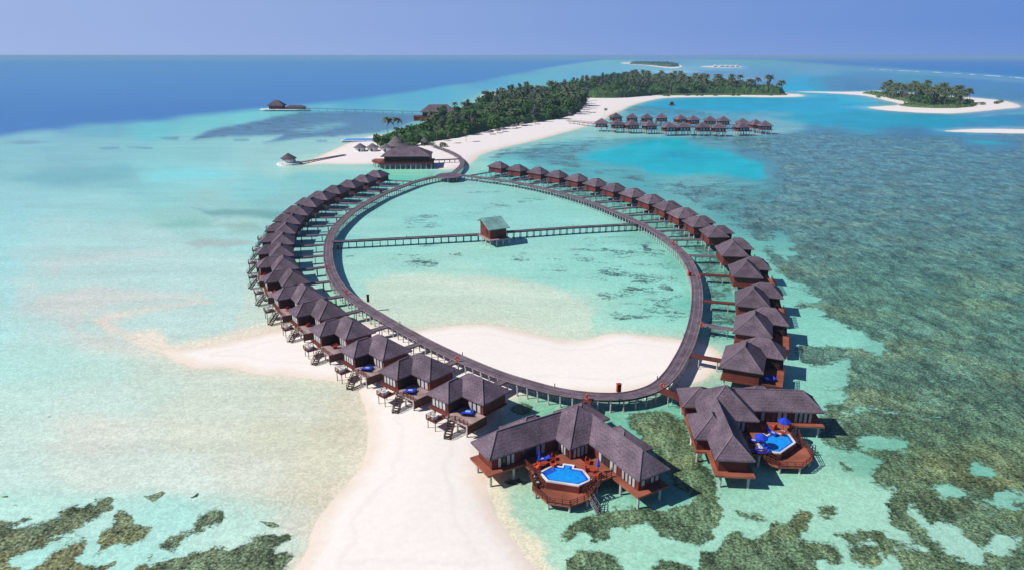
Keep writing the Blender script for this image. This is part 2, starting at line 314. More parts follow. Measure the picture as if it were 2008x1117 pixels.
REEF = [  # (points, density, softness)
 ('990,292 1080,280 1180,270 1300,262 1430,264 1520,300 1560,350 1540,420 1480,455 1430,440 1370,405 1300,375 1220,352 1130,336 1050,322 1000,312 960,318 930,330', .62, 8),
 ('1240,232 1330,222 1440,228 1560,240 1560,254 1430,262 1300,262', .35, 5), ('1590,150 1700,150 1900,165 2008,175 2008,205 1900,190 1720,180 1600,182', .5, 3), ('1210,206 1250,205 1400,222 1380,228 1240,226', .6, 3),
 ('1608,786 1604,865 1630,885 1700,894 1723,913 1707,929 1720,952 1758,965 1732,981 1739,1009 1732,1032 1665,1038 1630,1041 1624,1054 1662,1067 1713,1067 1732,1099 1768,1112 1790,1300 3600,1300 3600,262 1850,262 1700,255 1560,254 1500,262 1430,264 1460,300 1520,330 1515,380 1450,400 1440,440 1475,462 1500,500 1530,550 1548,600 1560,640 1650,655 1700,670 1725,675 1650,667 1575,660 1565,715 1600,730 1625,745 1590,752', .84, 18),
 ('0,1015 64,1013 52,1026 0,1040 -80,1040 -80,1015', 1, 20),
 ('-100,1047 0,1047 105,1022 112,1001 139,991 167,994 206,970 221,973 216,994 174,1026 91,1067 35,1085 21,1113 0,1140 -100,1160', 1, 20),
 ('223,1001 244,998 258,1015 310,1026 303,1036 279,1057 244,1076 227,1071 185,1092 188,1060 192,1036 213,1026', 1, 20),
 ('40,1140 80,1099 105,1078 153,1057 167,1060 171,1081 157,1099 195,1102 230,1088 227,1102 192,1130', 1, 20),
 ('373,1026 387,1008 422,994 444,1001 450,1015 432,1029 380,1050 369,1064 342,1088 314,1085 303,1076 321,1057 349,1040 376,1036', 1, 20),
 ('240,1130 286,1088 296,1095 289,1109 342,1088 376,1081 418,1067 453,1074 488,1054 523,1043 572,1047 547,1071 558,1081 598,1076 589,1099 589,1160 230,1160', 1, 20),
 ('286,972 321,966 324,970 300,977 287,975', 1, 2.5), ('366,978 380,965 383,970 372,977', 1, 2), ('510,1022 516,1020 558,1024 533,1034', 1, 3), ('-10,978 15,972 12,985 -10,995', 1, 3),
 ('1094,1041 1109,1032 1127,1020 1169,1002 1214,990 1253,996 1288,999 1363,970 1378,949 1414,978 1414,1017 1396,1041 1393,1065 1333,1071 1288,1059 1264,1035 1229,1053 1205,1041 1202,1059 1160,1068 1145,1047 1121,1062 1097,1056', 1, 17),
 ('1109,1104 1139,1077 1184,1083 1217,1104 1226,1160 1105,1160', 1, 17), ('1285,1104 1318,1095 1348,1107 1360,1130 1285,1160', 1, 17),
 ('1426,1051 1448,1038 1483,1051 1509,1035 1512,1022 1544,1022 1553,1000 1592,1000 1592,1035 1573,1057 1624,1060 1653,1089 1643,1105 1608,1099 1605,1160 1400,1160 1370,1085 1385,1075 1400,1076', 1, 17),
 ('1602,990 1612,981 1630,980 1645,992 1647,1010 1630,1020 1610,1018 1601,1006', 1, 20), ('1432,998 1464,1004 1499,1016 1502,1022 1464,1019', 1, 20), ('1637,897 1650,897 1675,923 1656,926 1638,912', 1, 20),
 ('1675,1080 1720,1076 1726,1111 1688,1105', 1, 20), ('1385,968 1415,960 1412,985 1390,1000', 1, 20),
 ('1226,816 1292,806 1345,822 1356,841 1372,888 1398,919 1410,965 1364,980 1320,945 1276,890 1229,840', .97, 14),
 ('985,800 1005,782 1040,786 1052,800 1020,812', .95, 9), ('985,940 1030,938 1042,948 1000,955', .6, 4),
 ('1380,470 1440,540 1442,640 1420,670 1385,660 1385,560 1360,500', .62, 8), ('1250,420 1300,410 1420,490 1380,520 1330,470', .55, 6), ('1000,338 1240,395 1300,425 1200,405 1050,362', .5, 4),
 ('1395,740 1340,760 1330,800 1360,790', .7, 5),
 ('1130,470 1240,450 1310,480 1345,540 1355,620 1320,650 1200,640 1150,560 1100,510', .47, 20), ('1295,555 1325,560 1325,572 1300,572', .8, 4), ('1260,478 1278,485 1270,492 1258,488', .8, 3),
 ('755,500 860,498 870,515 840,530 770,525', .54, 8), ('790,425 860,420 885,435 860,447 800,446', .54, 8), ('860,410 950,385 1000,380 1000,440 900,440', .38, 10), ('880,370 1020,372 1100,400 1000,402', .42, 8), ('1000,495 1100,500 1120,540 1030,530', .43, 8), ('700,470 930,480 960,510 760,500', .38, 8),
 ('376,275 418,254 523,233 593,219 700,219 830,225 812,240 740,262 700,265 593,272 516,280 558,265 453,268 418,273', .5, 3),
 ('620,395 700,365 745,352 750,360 660,420 610,470 590,470', .35, 5), ('1000,290 1150,262 1190,275 1130,300 1010,318', .45, 5), ('950,325 1100,325 1250,370 1150,362 1000,335', .4, 5),
]
REEFCUT = ['1796,1003 1825,1032 1873,1041 1911,1067 1924,1099 1880,1080 1841,1057 1822,1035', '1748,1048 1809,1073 1761,1067', '1950,1067 1991,1060 2010,1080 1985,1080', '1835,949 1873,968 1844,965', '1908,913 1934,929 1915,926', '1959,971 1988,968 1991,981 1975,981', '1697,859 1768,875 1748,880',
 '1530,555 1600,590 1540,578', '1555,608 1605,622 1560,620', '1558,630 1640,640 1725,677 1660,668 1560,662', '1628,720 1652,718 1648,745 1636,740', '1540,472 1510,475 1545,500', '1590,765 1646,768 1640,780 1600,788', '1141,308 1204,288 1267,271 1335,271 1353,287 1417,291 1453,307 1506,320 1504,352 1480,358 1435,347 1371,345 1326,349 1281,343 1249,329 1190,325','1890,276 1935,275 1990,284 1930,286']
# ---------------------------------------------------------------- calibration of light against the photograph's tones
GAIN = np.array((1.02, .99, 1.05)); HAZE = np.array((.14, .27, .55)); SIG = 9e-5
def inv(T, dist):
    """albedo whose sunlit, hazed appearance is T"""
    t = np.exp(-SIG*dist)[:, None]
    glint = np.array((.05, .012, .0))*(1-np.exp(-dist/600.))[:, None]   # sky mirrored in the grazing water
    return np.clip((T-HAZE*(1-t)-glint)/(GAIN*t), .004, .92)

def sea():
    th = np.concatenate([np.linspace(-75, -41, 18)[:-1], np.linspace(-41, 41, 760), np.linspace(41, 75, 18)[1:]])*math.pi/180
    dep = np.concatenate([np.array([80, 68, 58, 50, 46]), np.linspace(42.5, .9, 500), np.array([.82, .75, .68, .6, .53, .46, .4, .35, .3, .25, .21, .17, .145, .125])])*math.pi/180
    r = H/np.tan(dep); TH, RR = np.meshgrid(th, r); RR = RR/np.maximum(np.cos(TH), .35)
    X = RR*np.sin(TH); Y = RR*np.cos(TH); nr, nc = X.shape
    X = X.ravel(); Y = Y.ravel(); D = np.hypot(X, Y)
    U, V = chart(X, np.maximum(Y, 5)); V = np.minimum(V, 1500); U = np.clip(U, -1500, 3500)
    wx = (fbm(U/60, V/22, 3)-.5); wy = (fbm(U/60+40, V/22+9, 8)-.5)
    far = np.clip((V-110)/300, .04, 1)
    Uw = U+wx*46*far; Vw = V+wy*20*far
    rx = (fbm(X/5, Y/5, 31)-.5)*30*far; ry = (fbm(X/5+50, Y/5, 35)-.5)*22*far
    cp = np.array(CP); rgb = np.zeros((len(U), 3)); wt = np.zeros(len(U)); best = None
    for c in cp:
        sc = np.clip((c[1]-109)/200, .12, 1.2)
        w = 1.0/(((Uw-c[0])/2.2/np.maximum(sc, .35))**2+((Vw-c[1])/sc)**2+30)**2.1
        rgb += w[:, None]*np.array(S(*c[2:])); wt += w
    col = rgb/wt[:, None]
    deep = None
    for pts, c, soft, st in TINT:
        if c is None:
            d = sdf(PL(pts), U+wx*10*far, V+wy*7*far); far2 = np.clip((V-110)/90, .12, 1.3); deep = np.clip(d/(5*far2)*.5+.5, 0, 1)
            # open sea: colour by distance, horizon haze painted in, blended at the drop-off
            a = np.array(S(78, 125, 192)); b = np.array(S(98, 146, 204)); c3 = np.array(S(126, 160, 214))
            k = np.clip((V-112)/110, 0, 1)[:, None]; oc = b*(1-k)+a*k
            kk = np.clip((U-1000)/800, 0, 1)[:, None]; oc = oc*(1-kk)+np.array(S(76, 132, 202))*kk
            kh = np.clip((124-V)/9, 0, 1)[:, None]**1.5; oc = oc*(1-kh*.5)+c3*kh*.5
            oc = oc*(1+.08*(fbm(U/160, V/6, 77)-.5))[:, None]
            dd = deep[:, None]; col = col*(1-dd)+oc*dd
        else:
            pl = PL(pts); bb = np.array(pl); m = (U > bb[:, 0].min()-60) & (U < bb[:, 0].max()+60) & (V > bb[:, 1].min()-40) & (V < bb[:, 1].max()+40)
            d = sdf(pl, Uw[m]+rx[m]*.5, (V+wy*9*far)[m]+ry[m]*.25); k = (np.clip(d/soft*.5+.5, 0, 1)*st)
            k = k*k*(3-2*k)/max(st*st*(3-2*st), .01)*st if st < 1 else k*k*(3-2*k)
            k = np.clip(k, 0, 1)*(1-deep[m]*.0); col[m] = col[m]*(1-k[:, None])+np.array(S(*c))*k[:, None]
    reef = np.zeros(len(U))
    for pts, den, soft in REEF:
        pl = smooth(PL(pts), 3); bb = np.array(pl); m = (U > bb[:, 0].min()-30) & (U < bb[:, 0].max()+30) & (V > bb[:, 1].min()-30) & (V < bb[:, 1].max()+30)
        d = sdf(pl, U[m]+rx[m], V[m]+ry[m]); reef[m] = np.maximum(reef[m], den*np.clip(d/soft*.5+.5, 0, 1))
    for pts in REEFCUT:
        pl = smooth(PL(pts), 3); bb = np.array(pl); m = (U > bb[:, 0].min()-30) & (U < bb[:, 0].max()+30) & (V > bb[:, 1].min()-30) & (V < bb[:, 1].max()+30)
        d = sdf(pl, U[m]+rx[m], V[m]+ry[m]); reef[m] *= 1-.85*np.clip(d/16*.5+.62, 0, 1)
    vy = (1+(.10+.22*((U > 900) & (V > 190) & (V < 370)))*(fbm(Uw/34, V/6/np.clip(far*2, .3, 1), 61)-.5)*np.clip((V-115)/40, 0, 1))[:, None]; col = col*np.where(deep[:, None] > .5, 1, vy)
    # pale wet rim where banks of sand rise out of the water
    for poly, rim, cc in ((SANDBANK, 5.0, (226, 214, 198)), (BEACH, 9.0, (205, 222, 205)), (ISLET, 14., (200, 215, 210))):
        w = W(poly); m = (X > w[:, 0].min()-60) & (X < w[:, 0].max()+60) & (Y > w[:, 1].min()-60) & (Y < w[:, 1].max()+60)
        d = -sdf(smooth(w, 3), X[m], Y[m]); k = np.exp(-np.maximum(d, 0)/rim)*.9*(.55+.45*np.exp(-np.maximum(d, 0)/1.2))
        col[m] = col[m]*(1-k[:, None])+np.array(S(*cc))*k[:, None]; reef[m] *= np.clip(d/3, 0, 1)
    # colour of the coral itself, by distance and depth of water
    k = np.clip((V-250)/600, 0, 1)[:, None]; kr = np.clip((U-1200)/500, 0, 1)[:, None]
    rc = np.array(S(96, 132, 146))*(1-k)+np.array(S(86, 104, 82))*k
    mid = np.clip(1-abs(V-600)/300, 0, 1)[:, None]*kr; rc = rc*(1-.85*mid)+np.array(S(86, 118, 101))*.85*mid
    kl = np.clip((700-U)/200, 0, 1)[:, None]; rc = rc*(1-kl)+np.array(S(92, 104, 84))*kl
    base = inv(col, D); rcb = inv(rc, D)
    me = bpy.data.meshes.new('sea'); n = nr*nc
    idx = np.arange(n).reshape(nr, nc); q = np.stack([idx[:-1, :-1], idx[:-1, 1:], idx[1:, 1:], idx[1:, :-1]], -1).reshape(-1, 4)
    me.vertices.add(n); co = np.zeros((n, 3)); co[:, 0] = X; co[:, 1] = Y; me.vertices.foreach_set('co', co.ravel())
    me.loops.add(q.size); me.loops.foreach_set('vertex_index', q[:, ::-1].ravel()); me.polygons.add(len(q))
    me.polygons.foreach_set('loop_start', np.arange(len(q))*4); me.polygons.foreach_set('loop_total', np.full(len(q), 4)); me.update()
    for nm, c in (('bedcolor', base), ('reefcolor', rcb)):
        a = me.attributes.new(nm, 'FLOAT_COLOR', 'POINT'); b4 = np.ones((n, 4), np.float32); b4[:, :3] = c; a.data.foreach_set('color', b4.ravel())
    a = me.attributes.new('reef', 'FLOAT', 'POINT'); a.data.foreach_set('value', reef.astype(np.float32))
    a = me.attributes.new('deep', 'FLOAT', 'POINT'); a.data.foreach_set('value', np.clip(deep, 0, 1).astype(np.float32))
    m, nt, b = newmat('sea_water'); lk = nt.links.new
    at = {k: N(nt, 'ShaderNodeAttribute', attribute_name=k) for k in ('bedcolor', 'reefcolor', 'reef', 'deep')}
    geo = N(nt, 'ShaderNodeNewGeometry'); pos = geo.outputs['Position']
    mp = N(nt, 'ShaderNodeMapping'); mp.inputs['Rotation'].default_value = (0, 0, R(28)); mp.inputs['Scale'].default_value = (.55, 1, 1); lk(pos, mp.inputs[0])
    n1 = N(nt, 'ShaderNodeTexNoise', i_Scale=.13, i_Detail=9.0, i_Roughness=.68, i_Distortion=.4); lk(mp.outputs[0], n1.inputs[0])
    t = mrange(nt, at['reef'].outputs['Fac'], 0, 1, .80, .20)
    t2 = N(nt, 'ShaderNodeMath', operation='ADD'); lk(t, t2.inputs[0]); t2.inputs[1].default_value = .11
    nf = N(nt, 'ShaderNodeTexNoise', i_Scale=.85, i_Detail=6.0, i_Roughness=.8); lk(pos, nf.inputs[0])
    cmb = N(nt, 'ShaderNodeMath', operation='MULTIPLY_ADD'); lk(nf.outputs[0], cmb.inputs[0]); cmb.inputs[1].default_value = .75
    off = N(nt, 'ShaderNodeMath', operation='ADD'); lk(n1.outputs[0], off.inputs[0]); off.inputs[1].default_value = -.375; lk(off.outputs[0], cmb.inputs[2])
    mask = mrange(nt, cmb.outputs[0], t, t2.outputs[0], 0, 1, True)
    gate = mrange(nt, at['reef'].outputs['Fac'], .02, .12, 0, 1); mm = N(nt, 'ShaderNodeMath', operation='MULTIPLY'); lk(mask, mm.inputs[0]); lk(gate, mm.inputs[1])
    # coral speckle
    n2 = N(nt, 'ShaderNodeTexNoise', i_Scale=2.4, i_Detail=4.0, i_Roughness=.75); lk(pos, n2.inputs[0])
    mp3 = N(nt, 'ShaderNodeMapping'); mp3.inputs['Scale'].default_value = (1, .5, 1); mp3.inputs['Rotation'].default_value = (0, 0, R(-14)); lk(pos, mp3.inputs[0])
    n3 = N(nt, 'ShaderNodeTexNoise', i_Scale=.07, i_Detail=4.0, i_Roughness=.6); lk(mp.outputs[0], n3.inputs[0])
    n4 = N(nt, 'ShaderNodeTexNoise', i_Scale=.6, i_Detail=5.0, i_Roughness=.8, i_Distortion=.6); lk(mp3.outputs[0], n4.inputs[0])
    sp = mrange(nt, n2.outputs[0], .38, .62, .25, 1.95)
    rc = mixc(nt, 1.0, at['reefcolor'].outputs['Color'], sp, 'MULTIPLY')
    rc = mixc(nt, 1.0, rc, mrange(nt, n4.outputs[0], .38, .62, .48, 1.6), 'MULTIPLY')
    warm = mrange(nt, n3.outputs[0], .48, .66, 0, .8); rc = mixc(nt, warm, rc, mixc(nt, 1.0, rc, (1.55, 1.15, .92, 1), 'MULTIPLY'))
    n9 = N(nt, 'ShaderNodeTexNoise', i_Scale=.16, i_Detail=5.0, i_Roughness=.7, i_Distortion=.5); lk(mp3.outputs[0], n9.inputs[0])
    rc = mixc(nt, 1.0, rc, mrange(nt, n9.outputs[0], .36, .62, .58, 1.4), 'MULTIPLY')
    ed = N(nt, 'ShaderNodeMath', operation='SUBTRACT'); lk(cmb.outputs[0], ed.inputs[0]); lk(t, ed.inputs[1]); rc = mixc(nt, 1.0, rc, mrange(nt, ed.outputs[0], .02, .22, .62, 1.06), 'MULTIPLY')  # clump rims darkened: shaded sides and dark algae, painted into the coral colour
    light = mrange(nt, n2.outputs[0], .58, .70, 0, .6); rc = mixc(nt, light, rc, mixc(nt, 1.0, at['bedcolor'].outputs['Color'], (1.2, .93, .84, 1), 'MULTIPLY'))
    # bed texture: sand drifts, pale streaks, and caustic light painted into the colour
    mp2 = N(nt, 'ShaderNodeMapping'); mp2.inputs['Scale'].default_value = (.22, 1, 1); mp2.inputs['Rotation'].default_value = (0, 0, R(8)); lk(pos, mp2.inputs[0])
    n5 = N(nt, 'ShaderNodeTexNoise', i_Scale=.09, i_Detail=6.0, i_Roughness=.6, i_Distortion=.4); lk(mp2.outputs[0], n5.inputs[0])
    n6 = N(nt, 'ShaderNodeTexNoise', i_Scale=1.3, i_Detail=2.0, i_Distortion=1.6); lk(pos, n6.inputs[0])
    bc = mixc(nt, 1.0, at['bedcolor'].outputs['Color'], mrange(nt, n5.outputs[0], .3, .7, .92, 1.07), 'MULTIPLY')
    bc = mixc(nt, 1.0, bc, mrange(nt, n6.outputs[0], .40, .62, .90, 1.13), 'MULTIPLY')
    n8 = N(nt, 'ShaderNodeTexNoise', i_Scale=.5, i_Detail=6.0, i_Roughness=.7); lk(pos, n8.inputs[0])
    bc = mixc(nt, 1.0, bc, mrange(nt, n8.outputs[0], .35, .65, .955, 1.045), 'MULTIPLY')
    # stray coral heads on the sand flats
    n7 = N(nt, 'ShaderNodeTexNoise', i_Scale=.55, i_Detail=2.0); lk(pos, n7.inputs[0]); stray = mrange(nt, n7.outputs[0], .742, .76, 0, .55)
    sg = N(nt, 'ShaderNodeMath', operation='MULTIPLY'); lk(stray, sg.inputs[0]); lk(mrange(nt, at['deep'].outputs['Fac'], 0, .3, 1, 0), sg.inputs[1])
    bc = mixc(nt, sg.outputs[0], bc, mixc(nt, 1.0, bc, (.45, .5, .5, 1), 'MULTIPLY'))
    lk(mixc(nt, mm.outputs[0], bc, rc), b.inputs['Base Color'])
    wv = N(nt, 'ShaderNodeTexNoise', i_Scale=.9, i_Detail=4.0, i_Roughness=.6); lk(mp2.outputs[0], wv.inputs[0])
    bp = N(nt, 'ShaderNodeBump', i_Strength=.35, i_Distance=.12); lk(wv.outputs[0], bp.inputs['Height']); lk(bp.outputs[0], b.inputs['Normal'])
    b.inputs['Roughness'].default_value = .28; b.inputs['Specular IOR Level'].default_value = .12
    me.materials.append(m); me.polygons.foreach_set('use_smooth', [True]*len(me.polygons))
    o = bpy.data.objects.new('sea', me); C.objects.link(o); tag(o, 'clear sea, turquoise shallows over sand, dark coral flats, open blue water', None, None, 'structure')
sea()

def sandmat(name, inner, edge, w, white=None):
    m, nt, b = newmat(name); lk = nt.links.new
    at = N(nt, 'ShaderNodeAttribute', attribute_name='shore'); geo = N(nt, 'ShaderNodeNewGeometry')
    n = N(nt, 'ShaderNodeTexNoise', i_Scale=.10, i_Detail=6.0, i_Roughness=.6, i_Distortion=1.2); lk(geo.outputs['Position'], n.inputs[0])
    a = N(nt, 'ShaderNodeMath', operation='MULTIPLY_ADD'); lk(n.outputs[0], a.inputs[0]); a.inputs[1].default_value = w*1.4; lk(at.outputs['Fac'], a.inputs[2])
    c = mixc(nt, mrange(nt, a.outputs[0], w*.6, w*1.9, 0, 1, True), edge, inner)
    n2 = N(nt, 'ShaderNodeTexNoise', i_Scale=1.1, i_Detail=6.0, i_Roughness=.75); lk(geo.outputs['Position'], n2.inputs[0])
    c = mixc(nt, 1.0, c, mrange(nt, n2.outputs[0], .3, .7, .94, 1.04), 'MULTIPLY')
    # tide lines left at the water's edge
    wv = N(nt, 'ShaderNodeMath', operation='MULTIPLY_ADD'); lk(n.outputs[0], wv.inputs[0]); wv.inputs[1].default_value = 5.0; lk(at.outputs['Fac'], wv.inputs[2])
    sn = N(nt, 'ShaderNodeMath', operation='SINE'); lk(wv.outputs[0], sn.inputs[0])
    c = mixc(nt, mrange(nt, at.outputs['Fac'], 2.0, 9.0, 1.0, .12), c, mixc(nt, 1.0, c, mrange(nt, sn.outputs[0], .8, 1.0, 1.0, .92), 'MULTIPLY'))
    n3 = N(nt, 'ShaderNodeTexNoise', i_Scale=2.2, i_Detail=3.0, i_Roughness=.7); lk(geo.outputs['Position'], n3.inputs[0])
    c = mixc(nt, 1.0, c, mrange(nt, n3.outputs[0], .66, .74, 1.0, .8), 'MULTIPLY')
    lk(c, b.inputs['Base Color']); b.inputs['Roughness'].default_value = .9; b.inputs['Specular IOR Level'].default_value = .15
    bp = N(nt, 'ShaderNodeBump', i_Strength=.3, i_Distance=.1); lk(n2.outputs[0], bp.inputs['Height']); lk(bp.outputs[0], b.inputs['Normal'])
    return m
def sand(name, poly, step, mat, label, top=.55, slope=9.0, dune=.0):
    w = smooth(W(poly), 4); x0, y0 = w.min(0)-step*2; x1, y1 = w.max(0)+step*2
    xs = np.arange(x0, x1, step); ys = np.arange(y0, y1, step); X, Y = np.meshgrid(xs, ys); sh = X.shape; X = X.ravel(); Y = Y.ravel()
    d = sdf(w, X, Y)+(fbm(X/(step*7), Y/(step*7), 5)-.5)*step*1.2
    z = np.where(d > 0, top*(1-np.exp(-np.maximum(d, 0)/slope))+.02, d*.08)
    z = z+np.where(d > slope, (fbm(X/14, Y/14, 9)-.5)*dune, 0)+.012
    idx = np.arange(len(X)).reshape(sh); keep = (d > -step*1.6); q = np.stack([idx[:-1, :-1], idx[:-1, 1:], idx[1:, 1:], idx[1:, :-1]], -1).reshape(-1, 4)
    q = q[keep[q].all(1)]; used = np.unique(q); mp = np.full(len(X), -1); mp[used] = np.arange(len(used)); q = mp[q]
    me = bpy.data.meshes.new(name); me.vertices.add(len(used)); me.vertices.foreach_set('co', np.stack([X[used], Y[used], z[used]], 1).ravel())
    me.loops.add(q.size); me.loops.foreach_set('vertex_index', q.ravel()); me.polygons.add(len(q))
    me.polygons.foreach_set('loop_start', np.arange(len(q))*4); me.polygons.foreach_set('loop_total', np.full(len(q), 4)); me.update()
    a = me.attributes.new('shore', 'FLOAT', 'POINT'); a.data.foreach_set('value', d[used].astype(np.float32))
    me.polygons.foreach_set('use_smooth', [True]*len(me.polygons)); me.materials.append(mat)
    o = bpy.data.objects.new(name, me); C.objects.link(o); tag(o, label, None, None, 'structure')
M['sand'] = sandmat('coral_sand', (.87, .82, .765, 1), (.79, .69, .59, 1), 3.0)
M['sand2'] = sandmat('beach_sand', (.82, .76, .74, 1), (.74, .64, .53, 1), 6.0)
sand('sandbank', SANDBANK, 1.2, M['sand'], 'white sandbank running under the ring of water villas', .5, 8, .12)
sand('beach', BEACH, 4.0, M['sand2'], 'long white beach of the main island', 1.0, 15, .2)
sand('islet_beach', ISLET, 5.0, M['sand2'], 'white beach round the small palm islet on the right', .8, 15)
sand('sand_spit', BAR, 5.0, M['sand2'], 'bare sand bar at the right edge of the lagoon', .3, 20)
sand('far_beach', FARI, 12.0, M['sand2'], 'pale beach of the far low island', 1.0, 20)
sand('far_sandbar', FARI2, 12.0, M['sand2'], 'far thin sandbar with white buildings', 1.0, 20)

# ---------------------------------------------------------------- walkways
D0 = 2.45   # deck height above the water
RING = [(885,343),(850,347.5),(815,356),(780,369),(750,381),(720,397),(695,412),(672,431),(655,450),(646,470),(643,495),(646,520),(655,545),(670,566),(690,584),(715,601),(745,620),(790,646),(840,673),(890,697),(940,719),(990,738),(1040,753),(1090,766),(1150,775),(1210,777),(1255,770),(1290,756),(1315,733),(1332,707),(1346,680),(1357,650),(1364,620),(1367,590),(1366,560),(1358,530),(1343,503),(1318,478),(1290,457),(1255,438),(1215,420),(1170,401),(1120,384),(1060,368),(1000,356),(940,347.5),(910,344)]
def resample(p, step, closed):
    p = np.array(p); q = np.vstack([p, p[:1]]) if closed else p
    s = np.concatenate([[0], np.cumsum(np.hypot(*(q[1:]-q[:-1]).T))]); n = max(2, int(round(s[-1]/step)))
    t = np.linspace(0, s[-1], n+1); t = t[:-1] if closed else t
    return np.stack([np.interp(t, s, q[:, 0]), np.interp(t, s, q[:, 1])], 1)
def tang(p, closed):
    if closed: t = np.roll(p, -1, 0)-np.roll(p, 1, 0)
    else: t = np.gradient(p, axis=0)
    return t/np.linalg.norm(t, axis=1)[:, None]
def strip(mb, p, closed, o0, o1, z0, z1):
    t = tang(p, closed); nrm = np.stack([-t[:, 1], t[:, 0]], 1); n = len(p)
    a = p+nrm*o0; b = p+nrm*o1; vs = []
    for i in range(n): vs += [(a[i][0], a[i][1], z0), (b[i][0], b[i][1], z0), (b[i][0], b[i][1], z1), (a[i][0], a[i][1], z1)]
    f = []
    for i in range(n if closed else n-1):
        j = (i+1) % n; A, B = i*4, j*4
        f += [(A+3, A+2, B+2, B+3), (A, B, B+1, A+1), (A+1, B+1, B+2, A+2), (A, A+3, B+3, B)]
    if not closed: f += [(0, 1, 2, 3), (n*4-1, n*4-2, n*4-3, n*4-4)]
    mb.add(vs, f)
def trestle(x, y, t, w, z, pm, foot=True, brace=True):
    nx, ny = -t[1], t[0]; mb = MB()
    for s in (-1, 1):
        px, py = x+nx*w*s, y+ny*w*s; mb.cyl(px, py, -.8, z-.38, .13, n=6)
        if foot: mb.cyl(px, py, -.3, .16, .26, n=6)
    mb.bar((x-nx*(w+.25), y-ny*(w+.25), z-.32), (x+nx*(w+.25), y+ny*(w+.25), z-.32), .22, .18)
    return mb
def walkway(name, pts, width, z, label, closed=False, step=2.15, mat='board', post='post', strips=True, cap=100, boll=0, n=5, rail=False):
    p = smooth([G(a, b, z) for a, b in pts], n, closed) if len(pts) > 2 else np.array([G(a, b, z) for a, b in pts])
    p = resample(p, 1.0, closed); root = empty(name, (0, 0, 0)); tag(root, label, 'walkway')
    mb = MB(); strip(mb, p, closed, -width/2, width/2, z-.14, z); mb.build('deck', M[mat], root)
    k = MB(); strip(k, p, closed, -width/2-.03, -width/2+.15, z+.003, z+.12); strip(k, p, closed, width/2-.15, width/2+.03, z+.003, z+.12); k.build('kerb', M['board2'], root)
    if strips:
        k = MB()
        for o in (-.42, .42): strip(k, p, closed, width*o*.5-.12, width*o*.5+.12, z+.003, z+.022)
        k.build('runner', M['board2'], root)
    k = MB(); strip(k, p, closed, -width/2+.1, -width/2+.28, z-.4, z-.143); strip(k, p, closed, width/2-.28, width/2-.1, z-.4, z-.143); k.build('beam', M['frame'], root)
    b = resample(p, step, closed); t = tang(b, closed); o = np.argsort(np.hypot(b[:, 0], b[:, 1])); rest = MB()
    for r_, i in enumerate(o):
        tm = trestle(b[i][0], b[i][1], t[i], width/2-.25, z, post)
        if r_ < cap: tm.build('post_pair', M[post], root)
        else: rest.add(tm.v, tm.f)
    if rest.v: tag(rest.build('far_post_pairs', M[post], root), kind='stuff')
    if boll:
        b = resample(p, boll, closed); t = tang(b, closed)
        for i in range(len(b)):
            s = 1 if i % 2 else -1; x, y = b[i][0]-t[i][1]*s*(width/2-.05), b[i][1]+t[i][0]*s*(width/2-.05)
            MB().cyl(x, y, z, z+.65, .09, n=6).cyl(x, y, z+.65, z+.8, .13, .05, n=6).build('bollard_light', M['darkpost'], root)
    if rail:
        b = resample(p, 2.0, closed); t = tang(b, closed); mb = MB()
        for s in (-1, 1):
            e = b+np.stack([-t[:, 1], t[:, 0]], 1)*s*(width/2-.05)
            for i in range(len(e)):
                mb.bar((e[i][0], e[i][1], z), (e[i][0], e[i][1], z+1), .09)
                if i: mb.bar((e[i-1][0], e[i-1][1], z+1), (e[i][0], e[i][1], z+1), .08); mb.bar((e[i-1][0], e[i-1][1], z+.5), (e[i][0], e[i][1], z+.5), .05)
        mb.build('railing', M['rail'], root)
    return p
ring = walkway('ring_walkway', RING, 2.75, D0, 'great oval ring of grey timber boardwalk on concrete posts', True, boll=11.5)
walkway('cross_walkway', [(652,474),(800,466.5),(938,459.5)], 1.9, D0, 'straight timber footway from the ring west side to the central pavilion', step=2.5, post='darkpost', strips=False, boll=24)
walkway('cross_walkway', [(994,454.5),(1120,446),(1252,439)], 1.9, D0, 'straight timber footway from the central pavilion to the ring east side', step=2.5, post='darkpost', strips=False, boll=24)
walkway('arrival_walkway', [(886,341),(899,331),(906,322),(905,313),(896,304),(880,296),(864,290),(846,284)], 2.4, D0, 'curved boardwalk joining the top of the ring to the beach', step=3, boll=16)
walkway('restaurant_walkway', [(902,311.5),(870,313),(840,314)], 1.6, D0, 'short walkway from the curved boardwalk to the beach restaurant', step=3, strips=False)
pf = empty('junction_platform', (0, 0, 0)); tag(pf, 'wide timber landing where the ring meets the curved boardwalk', 'platform')
jx, jy = G(881, 344, D0); MB().prism([(jx+7*math.cos(a), jy+9*math.sin(a)) for a in np.linspace(0, 2*math.pi, 9)[:-1]], D0-.2, D0+.03).build('deck', M['board'], pf)
for k in range(8): MB().cyl(jx+5.8*math.cos(k*.785), jy+7.6*math.sin(k*.785), -.8, D0-.2, .16, n=6).build('post', M['post'], pf)
